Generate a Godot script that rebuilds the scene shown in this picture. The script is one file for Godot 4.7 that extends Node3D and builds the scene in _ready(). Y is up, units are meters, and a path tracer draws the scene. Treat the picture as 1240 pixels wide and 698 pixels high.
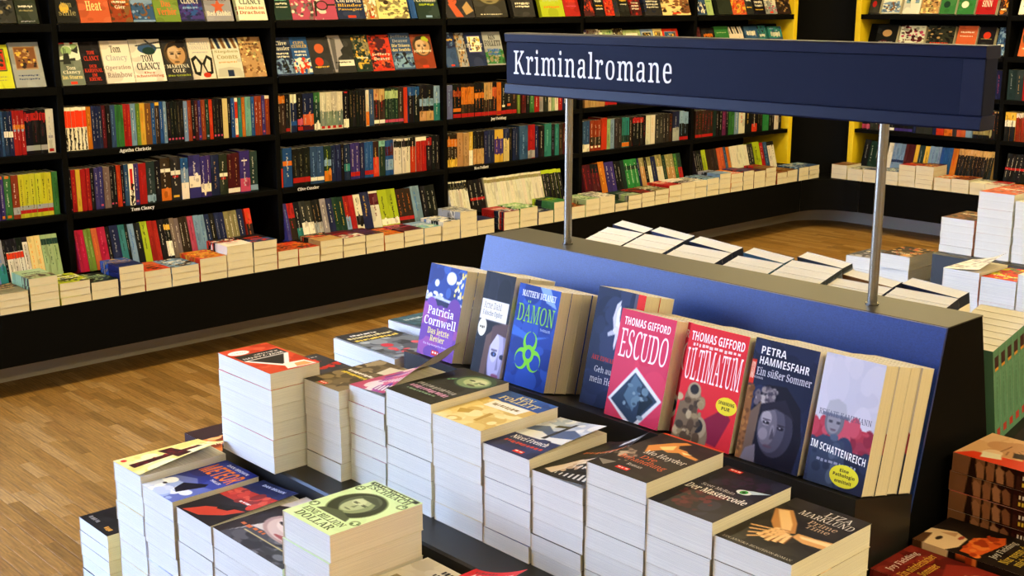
extends Node3D
# A bookshop corner: black wall bookcases full of paperbacks, and a stepped display table of crime novels under a sign.
# World frame: x runs along the long bookcase, -z points at it, y is up, metres.

const CAM_H := 1.6
const TILT := 0.2356            # lean of the books on the sloped display, radians
const SHELF_Z := -5.15          # front plane of the long bookcase
const SHELF_X := 7.87           # front plane of the bookcase on the other wall
const PITCH := 1.0635           # width of one bay
const LEDGE_Y := 0.363
const SHELVES := [0.70, 0.967, 1.238, 1.50, 1.765]

const PAL := {"k": "17171a", "x": "33332f", "n": "1f2a58", "u": "2558a8", "U": "35588a", "c": "83a4cc", "t": "2f8a86", "T": "7fc0b0", "d": "1f3a30", "D": "2a4040", "e": "3c8040", "E": "2f9048",
	"l": "b4c822", "L": "d8d62c", "V": "7a9838", "G": "a8c488", "y": "eebc3e", "Y": "f2dc90", "o": "e0781e", "O": "e06234", "v": "e63a1c", "r": "c4201e", "R": "a63c1c", "m": "561820", "M": "70285c",
	"b": "8a5a30", "a": "c89a60", "f": "38281e", "w": "efe8d4", "W": "e2dcc6", "p": "44368c", "N": "6c74b4", "i": "d04a6c", "I": "d01840", "s": "a4a4a8", "S": "84726a", "h": "948a5c", "q": "768a7a", "g": "56585a"}
const WORD := {"k": "black", "x": "charcoal", "n": "navy", "u": "blue", "U": "steel-blue", "c": "pale blue", "t": "teal", "T": "mint", "d": "dark green", "D": "slate green", "e": "green", "E": "bright green",
	"l": "lime", "L": "lemon", "V": "olive green", "G": "pale green", "y": "yellow", "Y": "cream yellow", "o": "orange", "O": "coral", "v": "vermilion", "r": "red", "R": "rust", "m": "maroon", "M": "plum",
	"b": "brown", "a": "tan", "f": "dark brown", "w": "white", "W": "ivory", "p": "purple", "N": "violet", "i": "pink", "I": "crimson", "s": "silver grey", "S": "taupe", "h": "khaki", "q": "grey-green", "g": "grey", "Z": "zebra-striped red"}

# spine rows: "wall,shelf,bay" then "from,width,print" in millimetres along the wall
const SPINES := {
	"1,3,0": "1894,16,n.c 1910,11,n.c 1921,11,U.c 1932,19,n.w/45-58w 1952,19,n.w/45-58w 1971,17,r.w/32-42o/42-47c 1988,15,r.w/32-42o/42-47c 2003,18,r.w/32-42o/42-47c 2021,31,k.m/8-24r/80-92s 2052,31,k.m/8-24r/80-92s 2084,29,k.m/8-24r/80-92s 2113,34,w.s/60-66s/90-97r",
	"1,3,1": "2190,16,Z 2206,17,Z 2223,18,Z 2241,18,Z 2259,16,Z 2275,16,Z 2292,21,o.y 2313,16,n.w 2329,17,n.w 2346,15,n.w 2361,18,m.i 2380,20,k.w 2400,22,U.c 2422,23,e.d 2445,16,e.d 2461,17,r.o 2478,17,r.o 2495,25,c.w 2521,19,V.l 2540,24,y.o 2564,30,b.y 2594,19,u.w 2614,20,f.w/0-8y 2634,18,u.w 2653,16,c.w 2670,17,k.h/89-94i 2687,16,k.h/89-94i 2704,17,k.h/89-94i 2721,16,k.h/89-94i 2737,16,k.h/89-94i 2754,20,c.w 2774,19,R.a 2794,16,k.w/89-94i 2810,17,m.w 2827,15,p.w/88-93i 2843,22,R.a 2866,19,d.w/88-93c 2885,18,v.o 2905,17,k.h/89-94i 2922,17,k.h/89-94i 2939,16,k.h/89-94i 2955,27,Y.a 2982,18,k.w 3000,20,u.w 3021,16,v.v/0-10w/52-94w 3038,19,t.s 3057,18,o.y 3076,31,T.t 3108,19,u.w 3128,20,R.w 3148,19,R.w 3168,18,p.w/88-93i 3186,25,R.o/0-8w",
	"1,4,0": "1866,22,p.w 1891,19,p.w/0-7o/90-97o 1911,30,e.w/0-6o/90-96o 1942,30,R.w/74-90s 1972,24,L.k/72-82s/82-90r 1996,24,L.k/72-82s/82-90r 2020,24,L.k/72-82s/82-90r 2044,24,L.k/72-82s/82-90r 2068,24,L.k/72-82s/82-90r 2092,23,L.k/72-82s/82-90r 2116,25,e.d",
	"1,4,1": "2190,11,k.w/92-96i 2201,20,r.o 2222,20,y.a 2243,24,r.R 2267,19,r.o 2287,17,k.w 2305,21,p.w 2326,20,p.w/88-93i 2347,30,S.s 2377,16,k.w/88-92i 2393,15,k.w/88-92i 2409,21,v.o 2431,13,k.w/88-92i 2445,21,U.w 2466,25,Zr 2492,21,p.w/88-93i 2514,36,r.r 2550,42,D.s/80-95c 2592,28,k.w 2621,49,f.w/25-33w/70-98o 2672,50,x.w/32-42w/43-48r/88-93y 2723,38,c.w/0-25u/60-100w 2763,59,p.w/48-75w 2823,31,p.w/68-88w 2854,23,p.w/68-88w 2879,42,n.a 2921,43,x.w/46-55w/56-62r 2965,33,m.a/86-97w 2998,33,m.a/86-97w 3032,54,p.w/22-25w/66-98i 3087,41,D.w/84-97c",
	"1,5,0": "1843,32,s.u/60-100t 1876,9,k.w 1886,26,w.k/0-30k/32-46v 1912,23,w.k/0-30k/32-46v 1935,23,w.k/0-30k/32-46v 1959,23,w.k/0-12k 1983,29,Y.o 2012,26,Y.o 2039,24,G.d/10-24d 2063,25,G.d/10-24d 2088,24,G.d/10-24d",
	"1,5,1": "2190,15,I.i 2205,25,I.i 2231,16,V.G 2247,17,V.G 2265,27,O.o 2292,38,I.i 2331,17,k.w 2350,40,n.s 2391,30,t.d 2421,14,k.w 2436,29,c.u 2466,30,k.w 2497,33,l.k 2531,24,r.R 2555,24,r.R 2581,28,k.w 2609,9,k.w/14-27y/55-92w 2618,22,k.w/14-27y/55-92w 2641,23,S.w 2664,22,S.w 2686,23,f.w 2709,22,f.w 2732,29,i.m 2762,28,c.U 2790,29,c.U 2820,25,n.w 2845,26,k.w 2873,25,n.s 2898,24,n.s 2923,24,h.w 2947,23,h.w 2970,23,h.w 2994,32,n.w 3036,33,f.o/0-40v",
	"1,3,2": "3256,21,f.w/4-22o 3277,22,f.w/4-22o 3301,25,k.w/88-96r 3329,35,n.w/0-22w/70-82u 3368,31,k.w/66-82i/86-96r 3401,31,n.w/55-84O/86-96m 3432,33,n.w/55-84O/86-96m 3467,36,d.w/0-25e/82-98w 3504,34,W.w/52-90q/90-97r 3538,33,W.w/52-90q/90-97r 3572,34,W.w/52-90q/90-97r 3606,36,W.w/52-90q/90-97r 3644,33,k.w/0-5r/75-98w 3683,20,k.a 3703,20,k.a 3723,20,k.a 3743,20,k.a 3763,19,k.a 3785,20,w.o/60-98o 3807,30,U.w 3838,33,f.r/0-30a/85-95w 3872,35,f.r/0-30a/85-95w 3909,22,d.G/6-28G/86-94i 3931,22,d.G/6-28G/86-94i 3953,22,d.G/6-28G/86-94i 3975,20,d.G/6-28G/86-94i 3996,35,f.w/86-94i 4033,25,v.r 4061,37,k.w/0-24u 4098,38,k.w/0-24u 4138,47,k.h/38-58c/72-98a 4185,49,k.h/38-58c/72-98a 4238,42,t.w/0-50c",
	"1,4,2": "3253,18,d.r/50-100v 3272,53,u.w/34-46o 3329,34,k.h/78-92r 3363,35,k.h/78-92r 3398,34,k.h/78-92r 3434,40,U.c/82-92w 3474,41,U.c/82-92w 3516,43,d.l/38-55c/68-96o 3559,30,n.c 3589,30,n.c 3621,18,k.w 3640,36,n.w/55-75t 3680,29,p.w/80-92r 3709,29,p.w/80-92r 3740,27,n.w 3769,29,u.c/80-92r 3798,26,u.c/80-92r 3825,36,f.y/45-100v 3863,38,d.h/0-16T 3903,27,u.u/18-44m/55-85c 3930,26,u.u/18-44m/55-85c 3958,27,w.k/7-24k 3985,27,w.k/7-24k 4013,27,w.k/7-24k 4040,29,w.k/7-24k 4071,34,v.w/0-26k 4107,36,r.v/0-11w 4143,36,r.v/0-11w 4182,35,k.w/5-26r 4218,26,k.w 4245,27,k.w",
	"1,5,2": "3253,22,p.c 3275,38,f.r/0-40r 3314,33,k.w/70-100t 3347,36,x.w/58-90w 3383,35,x.w/58-90w 3419,24,k.a/62-90s 3443,26,k.a/62-90s 3471,35,s.w 3507,37,n.w 3545,32,d.y 3577,37,d.y 3614,28,r.o/58-100c 3643,34,r.r 3678,42,w.k/60-85k 3721,57,n.y 3778,56,w.m/6-38m 3835,59,l.k/80-96w 3894,57,l.k/80-96w 3953,32,f.o/80-90r 3985,33,f.o/80-90r 4018,34,f.o/80-90r 4054,59,c.u 4122,32,k.w 4154,32,k.w 4187,32,k.w",
	"1,3,3": "4327,43,N.c 4373,29,k.o/20-36R/70-80o/86-97r 4402,28,k.o/20-36R/70-80o/86-97r 4432,24,f.b/10-60o/86-97r 4456,24,f.b/10-60o/86-97r 4480,23,f.b/10-60o/86-97r 4503,23,f.b/10-60o/86-97r 4528,27,k.o/28-44o/86-97r 4555,25,k.o/28-44o/86-97r 4580,19,k.o/28-44o/86-97r 4600,32,f.h/0-50a/86-97r 4632,30,f.h/0-50a/86-97r 4663,32,k.o/15-42O/86-97r 4696,33,o.m/86-97r 4730,37,k.w/70-76w/86-97r 4768,46,k.w/68-75O/86-97r 4815,35,f.a/86-97r 4857,23,V.l 4891,35,m.r 4928,25,k.w 4956,34,e.w 4992,40,r.w 5033,31,s.r 5066,39,x.w 5106,25,w.k 5132,26,G.w 5160,27,w.k 5190,31,r.w 5223,45,n.w 5270,32,k.w 5303,38,k.y",
	"1,4,3": "4328,25,f.w/16-38o/76-98y 4353,23,f.w/16-38o/76-98y 4376,23,f.w/16-38o/76-98y 4401,43,a.f 4444,42,a.f 4487,28,y.w/55-100w 4517,27,k.h/52-98a 4544,27,k.h/52-98a 4571,27,k.h/52-98a 4599,26,n.s 4626,27,n.s 4653,25,n.s 4679,35,y.a/28-74p 4714,32,y.a/28-74p 4748,45,Y.n/0-30n 4794,22,k.a 4818,23,n.s 4841,24,n.s 4873,66,U.c 4941,57,r.r/76-98s 5000,26,n.w 5029,45,k.w 5077,56,t.T 5135,25,k.c 5162,34,t.T 5198,32,f.a 5231,25,m.w 5256,29,k.h",
	"1,5,3": "4316,21,w.h/5-24k 4337,22,w.h/5-24k 4360,23,w.h/5-24k 4383,22,w.h/5-24k 4405,23,w.h/5-24k 4428,25,w.h/5-24k 4462,36,k.w/55-63r 4498,36,k.w/55-63r 4534,36,k.w/55-63r 4582,24,w.s/7-17h 4606,24,w.s/7-17h 4630,23,w.s/7-17h 4654,24,w.s/7-17h 4678,24,w.s/7-17h 4702,24,w.s/7-17h 4726,24,w.s/7-17h 4751,24,w.s/7-17h 4775,25,w.s/7-17h 4800,24,w.s/7-17h 4825,25,w.s/7-17h 4850,24,w.s/7-17h 4874,25,w.s/7-17h 4899,25,w.s/7-17h 4925,25,w.s/7-17h 4950,25,w.s/7-17h 4975,26,w.s/7-17h 5001,33,w.s/7-17h 5036,34,k.w/0-12l 5070,32,k.w/0-12l 5102,32,k.w/0-12l 5134,32,k.w/0-12l 5167,33,k.w/0-12l",
	"1,3,4": "5416,11,a.w 5427,29,a.w 5456,29,a.w 5485,29,a.w 5515,29,a.w 5544,48,a.w 5594,28,f.r/85-96r 5622,28,f.r/85-96r 5650,28,f.r/85-96r 5678,26,f.r/85-96r",
	"1,4,4": "5402,30,U.c/76-100w 5432,30,U.c/76-100w 5466,34,R.w/55-82f/84-90w 5500,33,R.w/55-82f/84-90w 5533,32,R.w/55-82f/84-90w 5567,50,v.r 5618,31,G.d 5650,35,c.d 5687,34,x.s 5721,34,x.s 5757,33,t.k/60-82d/84-98o 5790,34,t.k/60-82d/84-98o 5826,25,f.w 5854,33,k.w/5-22r 5887,34,k.w/5-22r 5921,34,k.w/5-22r 5956,25,k.r 5984,43,w.a 6028,45,w.a 6075,43,x.W 6118,33,x.W 6151,34,x.W 6185,30,x.W 6217,29,f.r 6248,65,n.s/55-98s 6316,46,k.c/0-42c/86-97r 6362,45,k.c/0-42c/86-97r",
	"1,5,4": "5380,39,m.r 5419,34,m.r 5454,36,k.r/30-90m 5490,35,k.r/30-90m 5526,52,o.y 5584,39,p.w 5623,41,p.w 5666,31,k.w 5697,28,k.w 5727,36,d.k 5764,40,E.w/22-36d 5804,40,E.w/22-36d 5844,38,E.w/22-36d 5883,21,n.w 5905,45,a.w/0-30h 5952,26,k.w 5980,36,w.h/0-30h 6018,45,n.h 6065,61,W.a/0-40h 6129,31,d.h 6161,41,a.w/0-45h 6202,40,a.w/0-45h 6244,32,e.l 6276,41,r.d/0-50d",
	"1,4,5": "6485,32,f.r/86-96r 6517,31,f.r/86-96r 6549,32,f.r/86-96r 6581,30,f.r/86-96r 6611,31,f.r/86-96r 6642,31,f.r/86-96r 6674,31,d.k 6708,31,k.w 6740,31,k.w 6774,41,M.i 6816,24,k.w 6844,64,e.d 6909,48,c.w 6960,68,w.r 7031,77,k.y 7110,60,k.w/70-98v 7174,32,k.h 7206,30,k.h 7240,71,E.e 7313,31,k.w 7344,31,k.w 7378,48,w.o 7428,35,k.w",
	"1,5,5": "6454,20,k.w 6474,20,k.w 6494,20,k.w 6514,20,k.w 6537,44,l.e 6584,29,f.k 6614,30,f.k 6644,29,f.k 6673,26,f.k 6702,34,O.o 6737,38,O.o 6776,29,U.c 6806,32,o.r 6844,34,w.s 6878,34,w.s 6912,34,w.s 6946,34,w.s 6980,34,w.s 7015,28,w.s 7046,28,x.w 7075,33,x.w 7111,77,l.k 7190,39,r.w 7232,44,U.c 7279,41,w.k/0-15k 7320,39,w.k/0-15k",
	"2,3,0": "-3971,30,k.r -3941,30,k.r -3909,28,k.w/86-97i -3880,43,s.w -3835,31,n.y -3803,34,n.i",
	"2,3,1": "-3725,55,D.s -3669,46,D.a -3621,46,r.o -3575,46,r.o -3527,44,n.w -3483,45,n.w",
	"2,4,0": "-4775,31,k.w/80-96i -4743,30,k.w/80-96i -4711,34,x.w -4677,34,x.w -4641,27,k.w/80-96i -4614,27,k.w/80-96i -4585,33,k.s/86-96w -4551,33,k.s/86-96w -4516,34,k.p/86-96p -4482,34,k.p/86-96p -4448,35,k.p/86-96p -4413,35,k.p/86-96p -4376,22,n.i -4352,30,x.k -4322,30,x.k -4292,31,x.k -4261,32,x.k -4227,25,n.w -4200,56,v.r -4141,60,u.w/60-100o -4079,27,x.k -4050,31,O.r -4019,32,O.r -3985,46,c.u -3935,34,k.m/5-21r/60-86h -3901,34,k.m/5-21r/60-86h -3867,33,k.m/5-21r/60-86h -3834,31,k.m/5-21r/60-86h -3800,23,k.o/0-6a -3777,16,k.o/0-6a",
	"2,4,1": "-3719,35,k.f/0-28y/28-50w -3684,36,k.f/0-28y/28-50w -3646,32,R.r/0-16w -3614,32,R.r/0-16w -3582,32,R.r/0-16w -3548,32,n.w",
	"2,5,0": "-4735,51,k.s -4683,41,d.w -4641,41,d.w -4598,38,d.t -4558,18,k.w -4538,35,w.s -4501,30,c.U/62-72n -4471,30,c.U/62-72n -4441,32,c.U/62-72n -4407,24,m.f -4383,24,m.f -4359,24,m.f -4333,28,y.o -4303,41,D.s -4260,34,y.d -4224,21,c.n -4203,21,c.n -4182,21,c.n -4161,21,c.n -4138,21,u.n -4117,21,u.n -4096,20,u.n -4075,19,u.n -4055,41,o.r -4011,26,k.a/0-22a -3985,25,k.a/0-22a -3960,25,k.a/0-22a -3935,25,k.a/0-22a -3910,25,k.a/0-22a -3885,25,k.a/0-22a -3860,25,k.a/0-22a -3835,25,k.a/0-22a -3810,24,k.a/0-22a -3786,25,k.a/0-22a",
	"2,5,1": "-3675,29,k.w/50-58r -3646,28,k.w/50-58r -3618,29,k.w/50-58r -3589,28,k.w/50-58r -3561,28,k.w/50-58r",
}
# paperbacks shown face-out: wall,row,bay,from,width|print|look
const FACES := [
	"1,1,0,1907,113|x;5;k;h;#~s~.45~.5|charcoal cover",
	"1,1,0,2024,89|x;1;h;b;#~w~.58~.63;#~h~.68~.72;#~s~.93~.96|charcoal cover with pale title",
	"1,1,1,2190,100|k;6;y;y;Atem~h~.52~.66;stille~h~.70~.86|black cover, yellow dot",
	"1,1,1,2291,140|O;1;v;y;Heat~Y~.5~.75|red and yellow cover",
	"1,1,1,2432,98|R;5;b;o;#~w~.5~.55;Gier~w~.6~.7|rust brown cover",
	"1,1,1,2531,105|c;2;U;b;#~w~.3~.35|pale sky landscape cover",
	"1,1,1,2637,124|V;1;h;d;Das~O~.5~.66;Verhör~O~.68~.86|green cover, red title",
	"1,1,1,2761,119|n;2;p;u;CLANCY~w~.42~.6;#~c~.65~.7|navy cover, white name",
	"1,1,1,2889,141|s;7;O;k;CLANCY~k~.3~.5;Red Rabbit~w~.74~.88|grey cover with red star",
	"1,1,1,3056,156|w;0;w;k;TOM~k~.28~.44;CLANCY~k~.46~.62;Das Zeichen des~R~.64~.74;Drachen~R~.76~.86|white cover, black name",
	"1,1,2,3254,97|d;1;t;k;#~T~.45~.5;#~w~.55~.6;#~w~.65~.68|dark teal cover",
	"1,1,2,3351,127|i;5;S;W;#~w~.3~.35|mauve cloudscape cover",
	"1,1,2,3479,136|i;8;f;W;#~f~.4~.44|pink cover with spectacles",
	"1,1,2,3616,171|n;0;n;k;Patricia~w~.28~.4;Cornwell~w~.42~.56;Blinder~y~.58~.68;Passagier~y~.7~.8;=~v~.9~.96|navy cover, white name",
	"1,1,2,3788,77|a;5;w;R;=~v~.92~.97|cream sliver cover",
	"1,1,2,3866,202|Y;5;h;f;#~h~.85~.88|yellow stormy sky cover",
	"1,1,2,4079,39|u;0;u;n;#~c~.3~.34|thin blue cover",
	"1,1,2,4123,152|d;0;d;k;Deborah~w~.28~.4;Crombie~w~.42~.54;#~l~.57~.63;=~c~.9~.96|dark green cover",
	"1,1,3,4317,203|x;9;O;a;#~s~.3~.34|charcoal cover with reaching hand",
	"1,1,3,4526,239|x;4;h;Y;#~w~.9~.93|charcoal cover with golden profile",
	"1,1,3,4810,168|x;0;x;k;#~r~.4~.46;#~w~.55~.62;#~w~.65~.71|slate cover, small title",
	"1,1,3,5030,188|l;0;l;h;#~G~.3~.4;#~G~.42~.52;#~o~.66~.72|lime cover",
	"1,1,3,5220,127|r;0;r;v;#~v~.25~.4;INDER~v~.42~.58;#~i~.66~.7|bright red cover",
	"1,1,4,5381,91|m;5;v;k;#~w~.3~.34|dark red cover",
	"1,1,4,5478,87|k;1;o;y;#~w~.5~.56;#~y~.65~.7;#~w~.75~.8|black cover, yellow title",
	"1,1,4,5566,80|v;5;r;a;#~w~.3~.35|orange red cover",
	"1,1,4,5647,51|x;5;n;k;#~w~.3~.35|dark sliver cover",
	"1,1,4,5699,89|k;0;k;x;#~w~.3~.36;#~y~.45~.5;#~w~.58~.62|black cover, small title",
	"1,1,4,5796,100|m;5;r;k;#~w~.55~.6;#~w~.65~.7;#~w~.75~.8|maroon cover",
	"1,1,4,5927,166|x;5;n;k;#~w~.5~.56;#~w~.6~.66;#~w~.7~.75|slate cover, white title",
	"1,1,4,6094,278|Y;5;b;f;=~v~.9~.95|golden ruin cover",
	"1,1,5,6444,98|U;2;n;w;#~w~.3~.4|blue white cover",
	"1,1,5,6543,68|G;1;o;w;#~e~.5~.55|pale green cover",
	"1,1,5,6664,152|x;1;V;l;#~l~.3~.35|dark green landscape cover",
	"1,1,5,6816,154|O;5;y;v;#~w~.35~.45;#~v~.55~.6|orange cover",
	"1,1,5,6972,83|x;0;x;k;#~w~.4~.5;#~y~.7~.75|black cover sliver",
	"1,1,5,7056,132|k;1;u;k;#~w~.5~.6;#~w~.64~.72;#~y~.8~.85|black cover, blue picture",
	"1,1,5,7189,135|s;5;W;i;#~w~.4~.5;=~v~.9~.97|pale lilac cover",
	"1,1,5,7333,159|f;5;a;k;#~a~.3~.35|brown cover, swirl",
	"1,2,0,1862,127|L;3;v;d;#~h~.72~.75;#~h~.8~.82|yellow cover, framed picture",
	"1,2,0,1993,128|s;3;b;a;#~n~.72~.75;#~n~.8~.83|lavender cover, framed picture",
	"1,2,1,2190,104|q;A;x;G;Tom~w~.55~.65;Clancy~w~.65~.76;Im Sturm~Y~.77~.87;=~v~.91~.97|grey cover with submarine",
	"1,2,1,2295,92|k;0;k;d;TOM~v~.22~.32;CLANCY~v~.34~.46;DER~v~.54~.62;KARDINAL~v~.63~.73;IM~v~.74~.82;KREML~v~.83~.92|black cover, red title",
	"1,2,1,2389,133|w;0;w;s;Tom~x~.12~.3;Clancy~s~.34~.54;Operation~S~.58~.72;Rainbow~S~.74~.88|white cover, grey title",
	"1,2,1,2523,150|w;B;U;d;TOM~k~.38~.55;CLANCY~k~.56~.74;Der~R~.76~.82;Schattenkrieg~R~.83~.92|white cover with helicopter",
	"1,2,1,2677,128|x;4;a;k;MARTINA~w~.6~.7;COLE~w~.71~.81;Das Gesicht~l~.84~.9|dark cover with woman's eyes",
	"1,2,1,2806,118|W;C;k;v;MICHAEL~s~.1~.19;CONNELLY~s~.2~.3;#~s~.33~.37|cream cover with butterfly shape",
	"1,2,1,2928,144|W;D;n;b;Stephen~h~.3~.4;Coonts~h~.42~.54;#~a~.58~.62|cream cover, blue striped top",
	"1,2,1,3073,121|a;5;Y;b;#~f~.15~.2|sepia cover, round shapes",
	"1,2,2,3254,103|n;2;c;k;Clive~w~.1~.22;Cussler~w~.24~.36;#~w~.4~.45;#~w~.48~.53|navy cover with hook",
	"1,2,2,3357,100|u;2;w;v;CLIVE~y~.12~.2;CUSSLER~y~.21~.3;#~w~.36~.42;#~w~.45~.5|royal blue cover",
	"1,2,2,3458,122|x;6;O;v;#~y~.78~.82|black cover, red moon",
	"1,2,2,3581,141|x;E;s;w;#~k~.7~.74|black cover with stone profile",
	"1,2,2,3723,103|d;5;h;y;#~w~.6~.65;#~y~.75~.8|dark olive cover",
	"1,2,2,3826,137|v;5;m;O;Jeffery~w~.5~.6;Deaver~w~.62~.72|flaming red cover",
	"1,2,2,3965,136|U;2;c;k;Jeffery~s~.06~.16;Deaver~s~.18~.28;Die Tränen~Y~.3~.4;des Teufels~Y~.42~.52|blue cover with tears",
	"1,2,2,4102,140|R;4;a;l;Jeffery Deaver~w~.45~.56;=~v~.9~.96|rust cover with faces",
	"1,2,3,4317,88|U;1;n;c;#~y~.18~.24;=~v~.92~.97|blue grey cover",
	"1,2,3,4410,66|s;5;a;f;#~w~.5~.54|photo cover sliver",
	"1,2,3,4477,133|n;3;w;p;KEN~w~.2~.32;FOLLETT~w~.34~.46|navy cover, white name",
	"1,2,3,4611,136|s;2;e;h;KEN~k~.1~.25;FOLLETT~k~.27~.45;#~u~.5~.6;#~u~.62~.7|stone grey cover",
	"1,2,4,5381,68|p;5;w;i;#~w~.3~.4|lilac cover",
	"1,2,4,5449,108|S;5;w;m;#~w~.4~.45|mauve grey cover",
	"1,2,4,5558,125|G;5;w;e;#~w~.4~.45|mint cover",
	"1,2,4,5684,90|h;5;f;w;#~w~.4~.45|taupe cover",
	"1,2,4,5775,162|G;3;w;h;#~e~.5~.55|pale mint cover",
	"1,2,4,5938,118|c;3;f;w;#~w~.5~.55|light blue cover",
	"1,2,4,6057,88|Y;3;h;b;#~b~.5~.55|yellow cover",
	"1,2,4,6146,156|v;3;U;c;#~w~.5~.55|vermilion cover",
	"1,2,5,6445,86|m;0;m;k;#~w~.4~.45|burgundy cover",
	"1,2,5,6540,141|k;0;k;f;#~o~.2~.34;#~o~.4~.46|black cover, orange title",
	"1,2,5,6681,152|e;0;e;V;#~G~.2~.24|plain green cover",
	"1,2,5,6834,156|W;D;k;s;#~h~.5~.55|cream notepad cover",
	"1,2,5,7009,152|U;0;U;t;#~w~.15~.35|blue cover, bold title",
	"1,2,5,7161,96|t;5;U;k;#~w~.3~.4|teal cover sliver",
	"1,2,5,7286,158|U;1;t;c;#~w~.2~.4|petrol cover, bold title",
	"2,1,0,-4767,84|x;6;v;r;#~s~.3~.35|dark cover, red dot",
	"2,1,0,-4669,140|w;2;c;b;=~w~.4~.55|white cover, blue figures",
	"2,1,0,-4510,130|w;3;c;t;=~W~.45~.6|white cover, label strip",
	"2,1,0,-4374,133|a;5;Y;f;#~f~.3~.5|sand cover, script",
	"2,1,0,-4235,113|e;6;i;d;#~w~.3~.34|green cover, pink disc",
	"2,1,0,-4110,122|e;6;i;w;#~U~.4~.5|bright green cover",
	"2,1,0,-3977,136|r;0;r;v;DER~w~.2~.32;#~w~.36~.46;SINN~w~.52~.76|red cover, tilted white title",
	"2,1,0,-3819,58|f;5;o;y;#~w~.8~.85|brown gold cover",
	"2,1,1,-3687,129|w;3;N;s;#~n~.7~.75|white cover, violet picture",
	"2,2,0,-4714,161|k;6;a;m;#~s~.6~.66|black cover, small figure",
	"2,2,0,-4534,188|W;5;m;i;#~m~.5~.55|pale cover, dark flowers",
	"2,2,0,-4328,199|x;5;k;a;#~v~.6~.64|dark cover, pale limb",
	"2,2,0,-4111,140|O;0;i;R;#~w~.2~.25;#~w~.35~.38|salmon cover",
	"2,2,0,-3959,114|k;6;v;x;#~h~.4~.44|black cover, red spot",
	"2,2,0,-3823,62|U;5;c;n;#~w~.6~.7|blue cover",
	"2,2,1,-3668,130|O;4;a;d;#~w~.7~.75|orange cover with face",
]
# piles on the wall ledges: from,width,top,colours
const PILES_A := "1749,123,450,h.f.a 1876,123,494,G.h.f 2000,135,455,l.k.w 2135,124,438,d.k.G 2263,117,487,n.u.a 2381,126,450,O.v.k 2507,137,449,c.f.w 2646,138,468,o.v.y 2786,138,506,w.k.v 2925,129,508,k.U.v 3055,114,446,O.f.k 3170,122,443,v.f.o 3294,135,464,a.f.v 3430,137,460,m.w.r 3567,115,458,m.k.p 3683,126,442,o.v.f 3809,130,448,m.i.k 3940,116,447,c.T.w 4063,123,463,w.k.c 4187,122,501,s.w.k 4309,126,442,n.k.u 4503,120,465,r.n.w 4624,140,471,G.e.w 4765,124,435,n.s.k 4892,131,477,e.k.l 5024,129,434,v.f.o 5153,121,464,G.e.w 5275,134,467,w.s.k 5410,113,413,d.k.s 5524,127,448,d.G.s 5652,123,451,m.r.k 5775,134,455,h.d.w 5909,120,471,r.v.w 6030,140,474,w.k.s 6170,118,471,w.s.k 6288,128,476,c.k.s 6417,121,496,c.s.k 6539,134,484,o.v.w 6674,118,489,n.p.r 6794,130,477,m.p.n 6925,123,488,b.r.f 7057,121,442,R.b.f 7178,128,447,b.f.a 7316,128,455,U.c.w 7445,128,455,U.c.w"
const PILES_B := "-4835,127,463,b.a.f -4706,125,446,s.w.k -4581,122,452,n.c.w -4455,147,457,U.w.c -4308,125,510,r.k.o -4183,131,516,m.r.y -4045,123,450,o.w.r -3922,126,454,m.o.k -3794,107,443,w.s.h -3687,116,444,r.w.s -3570,140,437,r.o.w"

var rng := RandomNumberGenerator.new()
var taken := {}
var mats := {}
var meshes := {}
var art: Image          # picture being printed
var cell := Rect2i()    # the cover being printed
var fonts := {}
var glyphs := {}
var big_cells := {}
var cover_image: Image
var wall_image: Image
var spine_image: Image
var wall_n := 0
var fresh := false
var spine_n := 0

func _ready():
	rng.seed = 71
	camera_and_light()
	make_materials()
	print_big_covers()
	build_room()
	build_floor()
	build_bookcases()
	build_table()
	build_second_table()
	build_sign()
	fill_table()
	fill_second_table()
	fill_ledges()
	fill_faces()
	fill_spines()
	finish_pictures()

# ---------------------------------------------------------------- camera, sky, daylight, lamps
const WARM := Color(1.0, 0.90, 0.64)
func camera_and_light():
	var cam := Camera3D.new()
	cam.name = "camera"
	cam.fov = rad_to_deg(2.0 * atan(349.0 / 1485.0))
	cam.position = Vector3(0, CAM_H, 0)
	cam.rotation = Vector3(deg_to_rad(-13.2), deg_to_rad(-42.95), 0)
	cam.near = 0.05
	add_child(cam)
	var env := Environment.new()
	env.background_mode = Environment.BG_SKY
	var sky := Sky.new()
	var sm := ProceduralSkyMaterial.new()
	sm.sky_top_color = Color(0.52, 0.69, 1.0)
	sm.sky_horizon_color = Color(0.78, 0.87, 1.0)
	sm.ground_bottom_color = Color(0.42, 0.45, 0.5)
	sm.ground_horizon_color = Color(0.6, 0.64, 0.7)
	sm.energy_multiplier = 42.0
	sky.sky_material = sm
	env.sky = sky
	env.tonemap_mode = Environment.TONE_MAPPER_LINEAR
	env.tonemap_exposure = 0.9
	env.sdfgi_enabled = true
	env.ssao_enabled = true
	env.ssil_enabled = true
	var we := WorldEnvironment.new()
	we.name = "world_environment"
	we.environment = env
	add_child(we)

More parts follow.
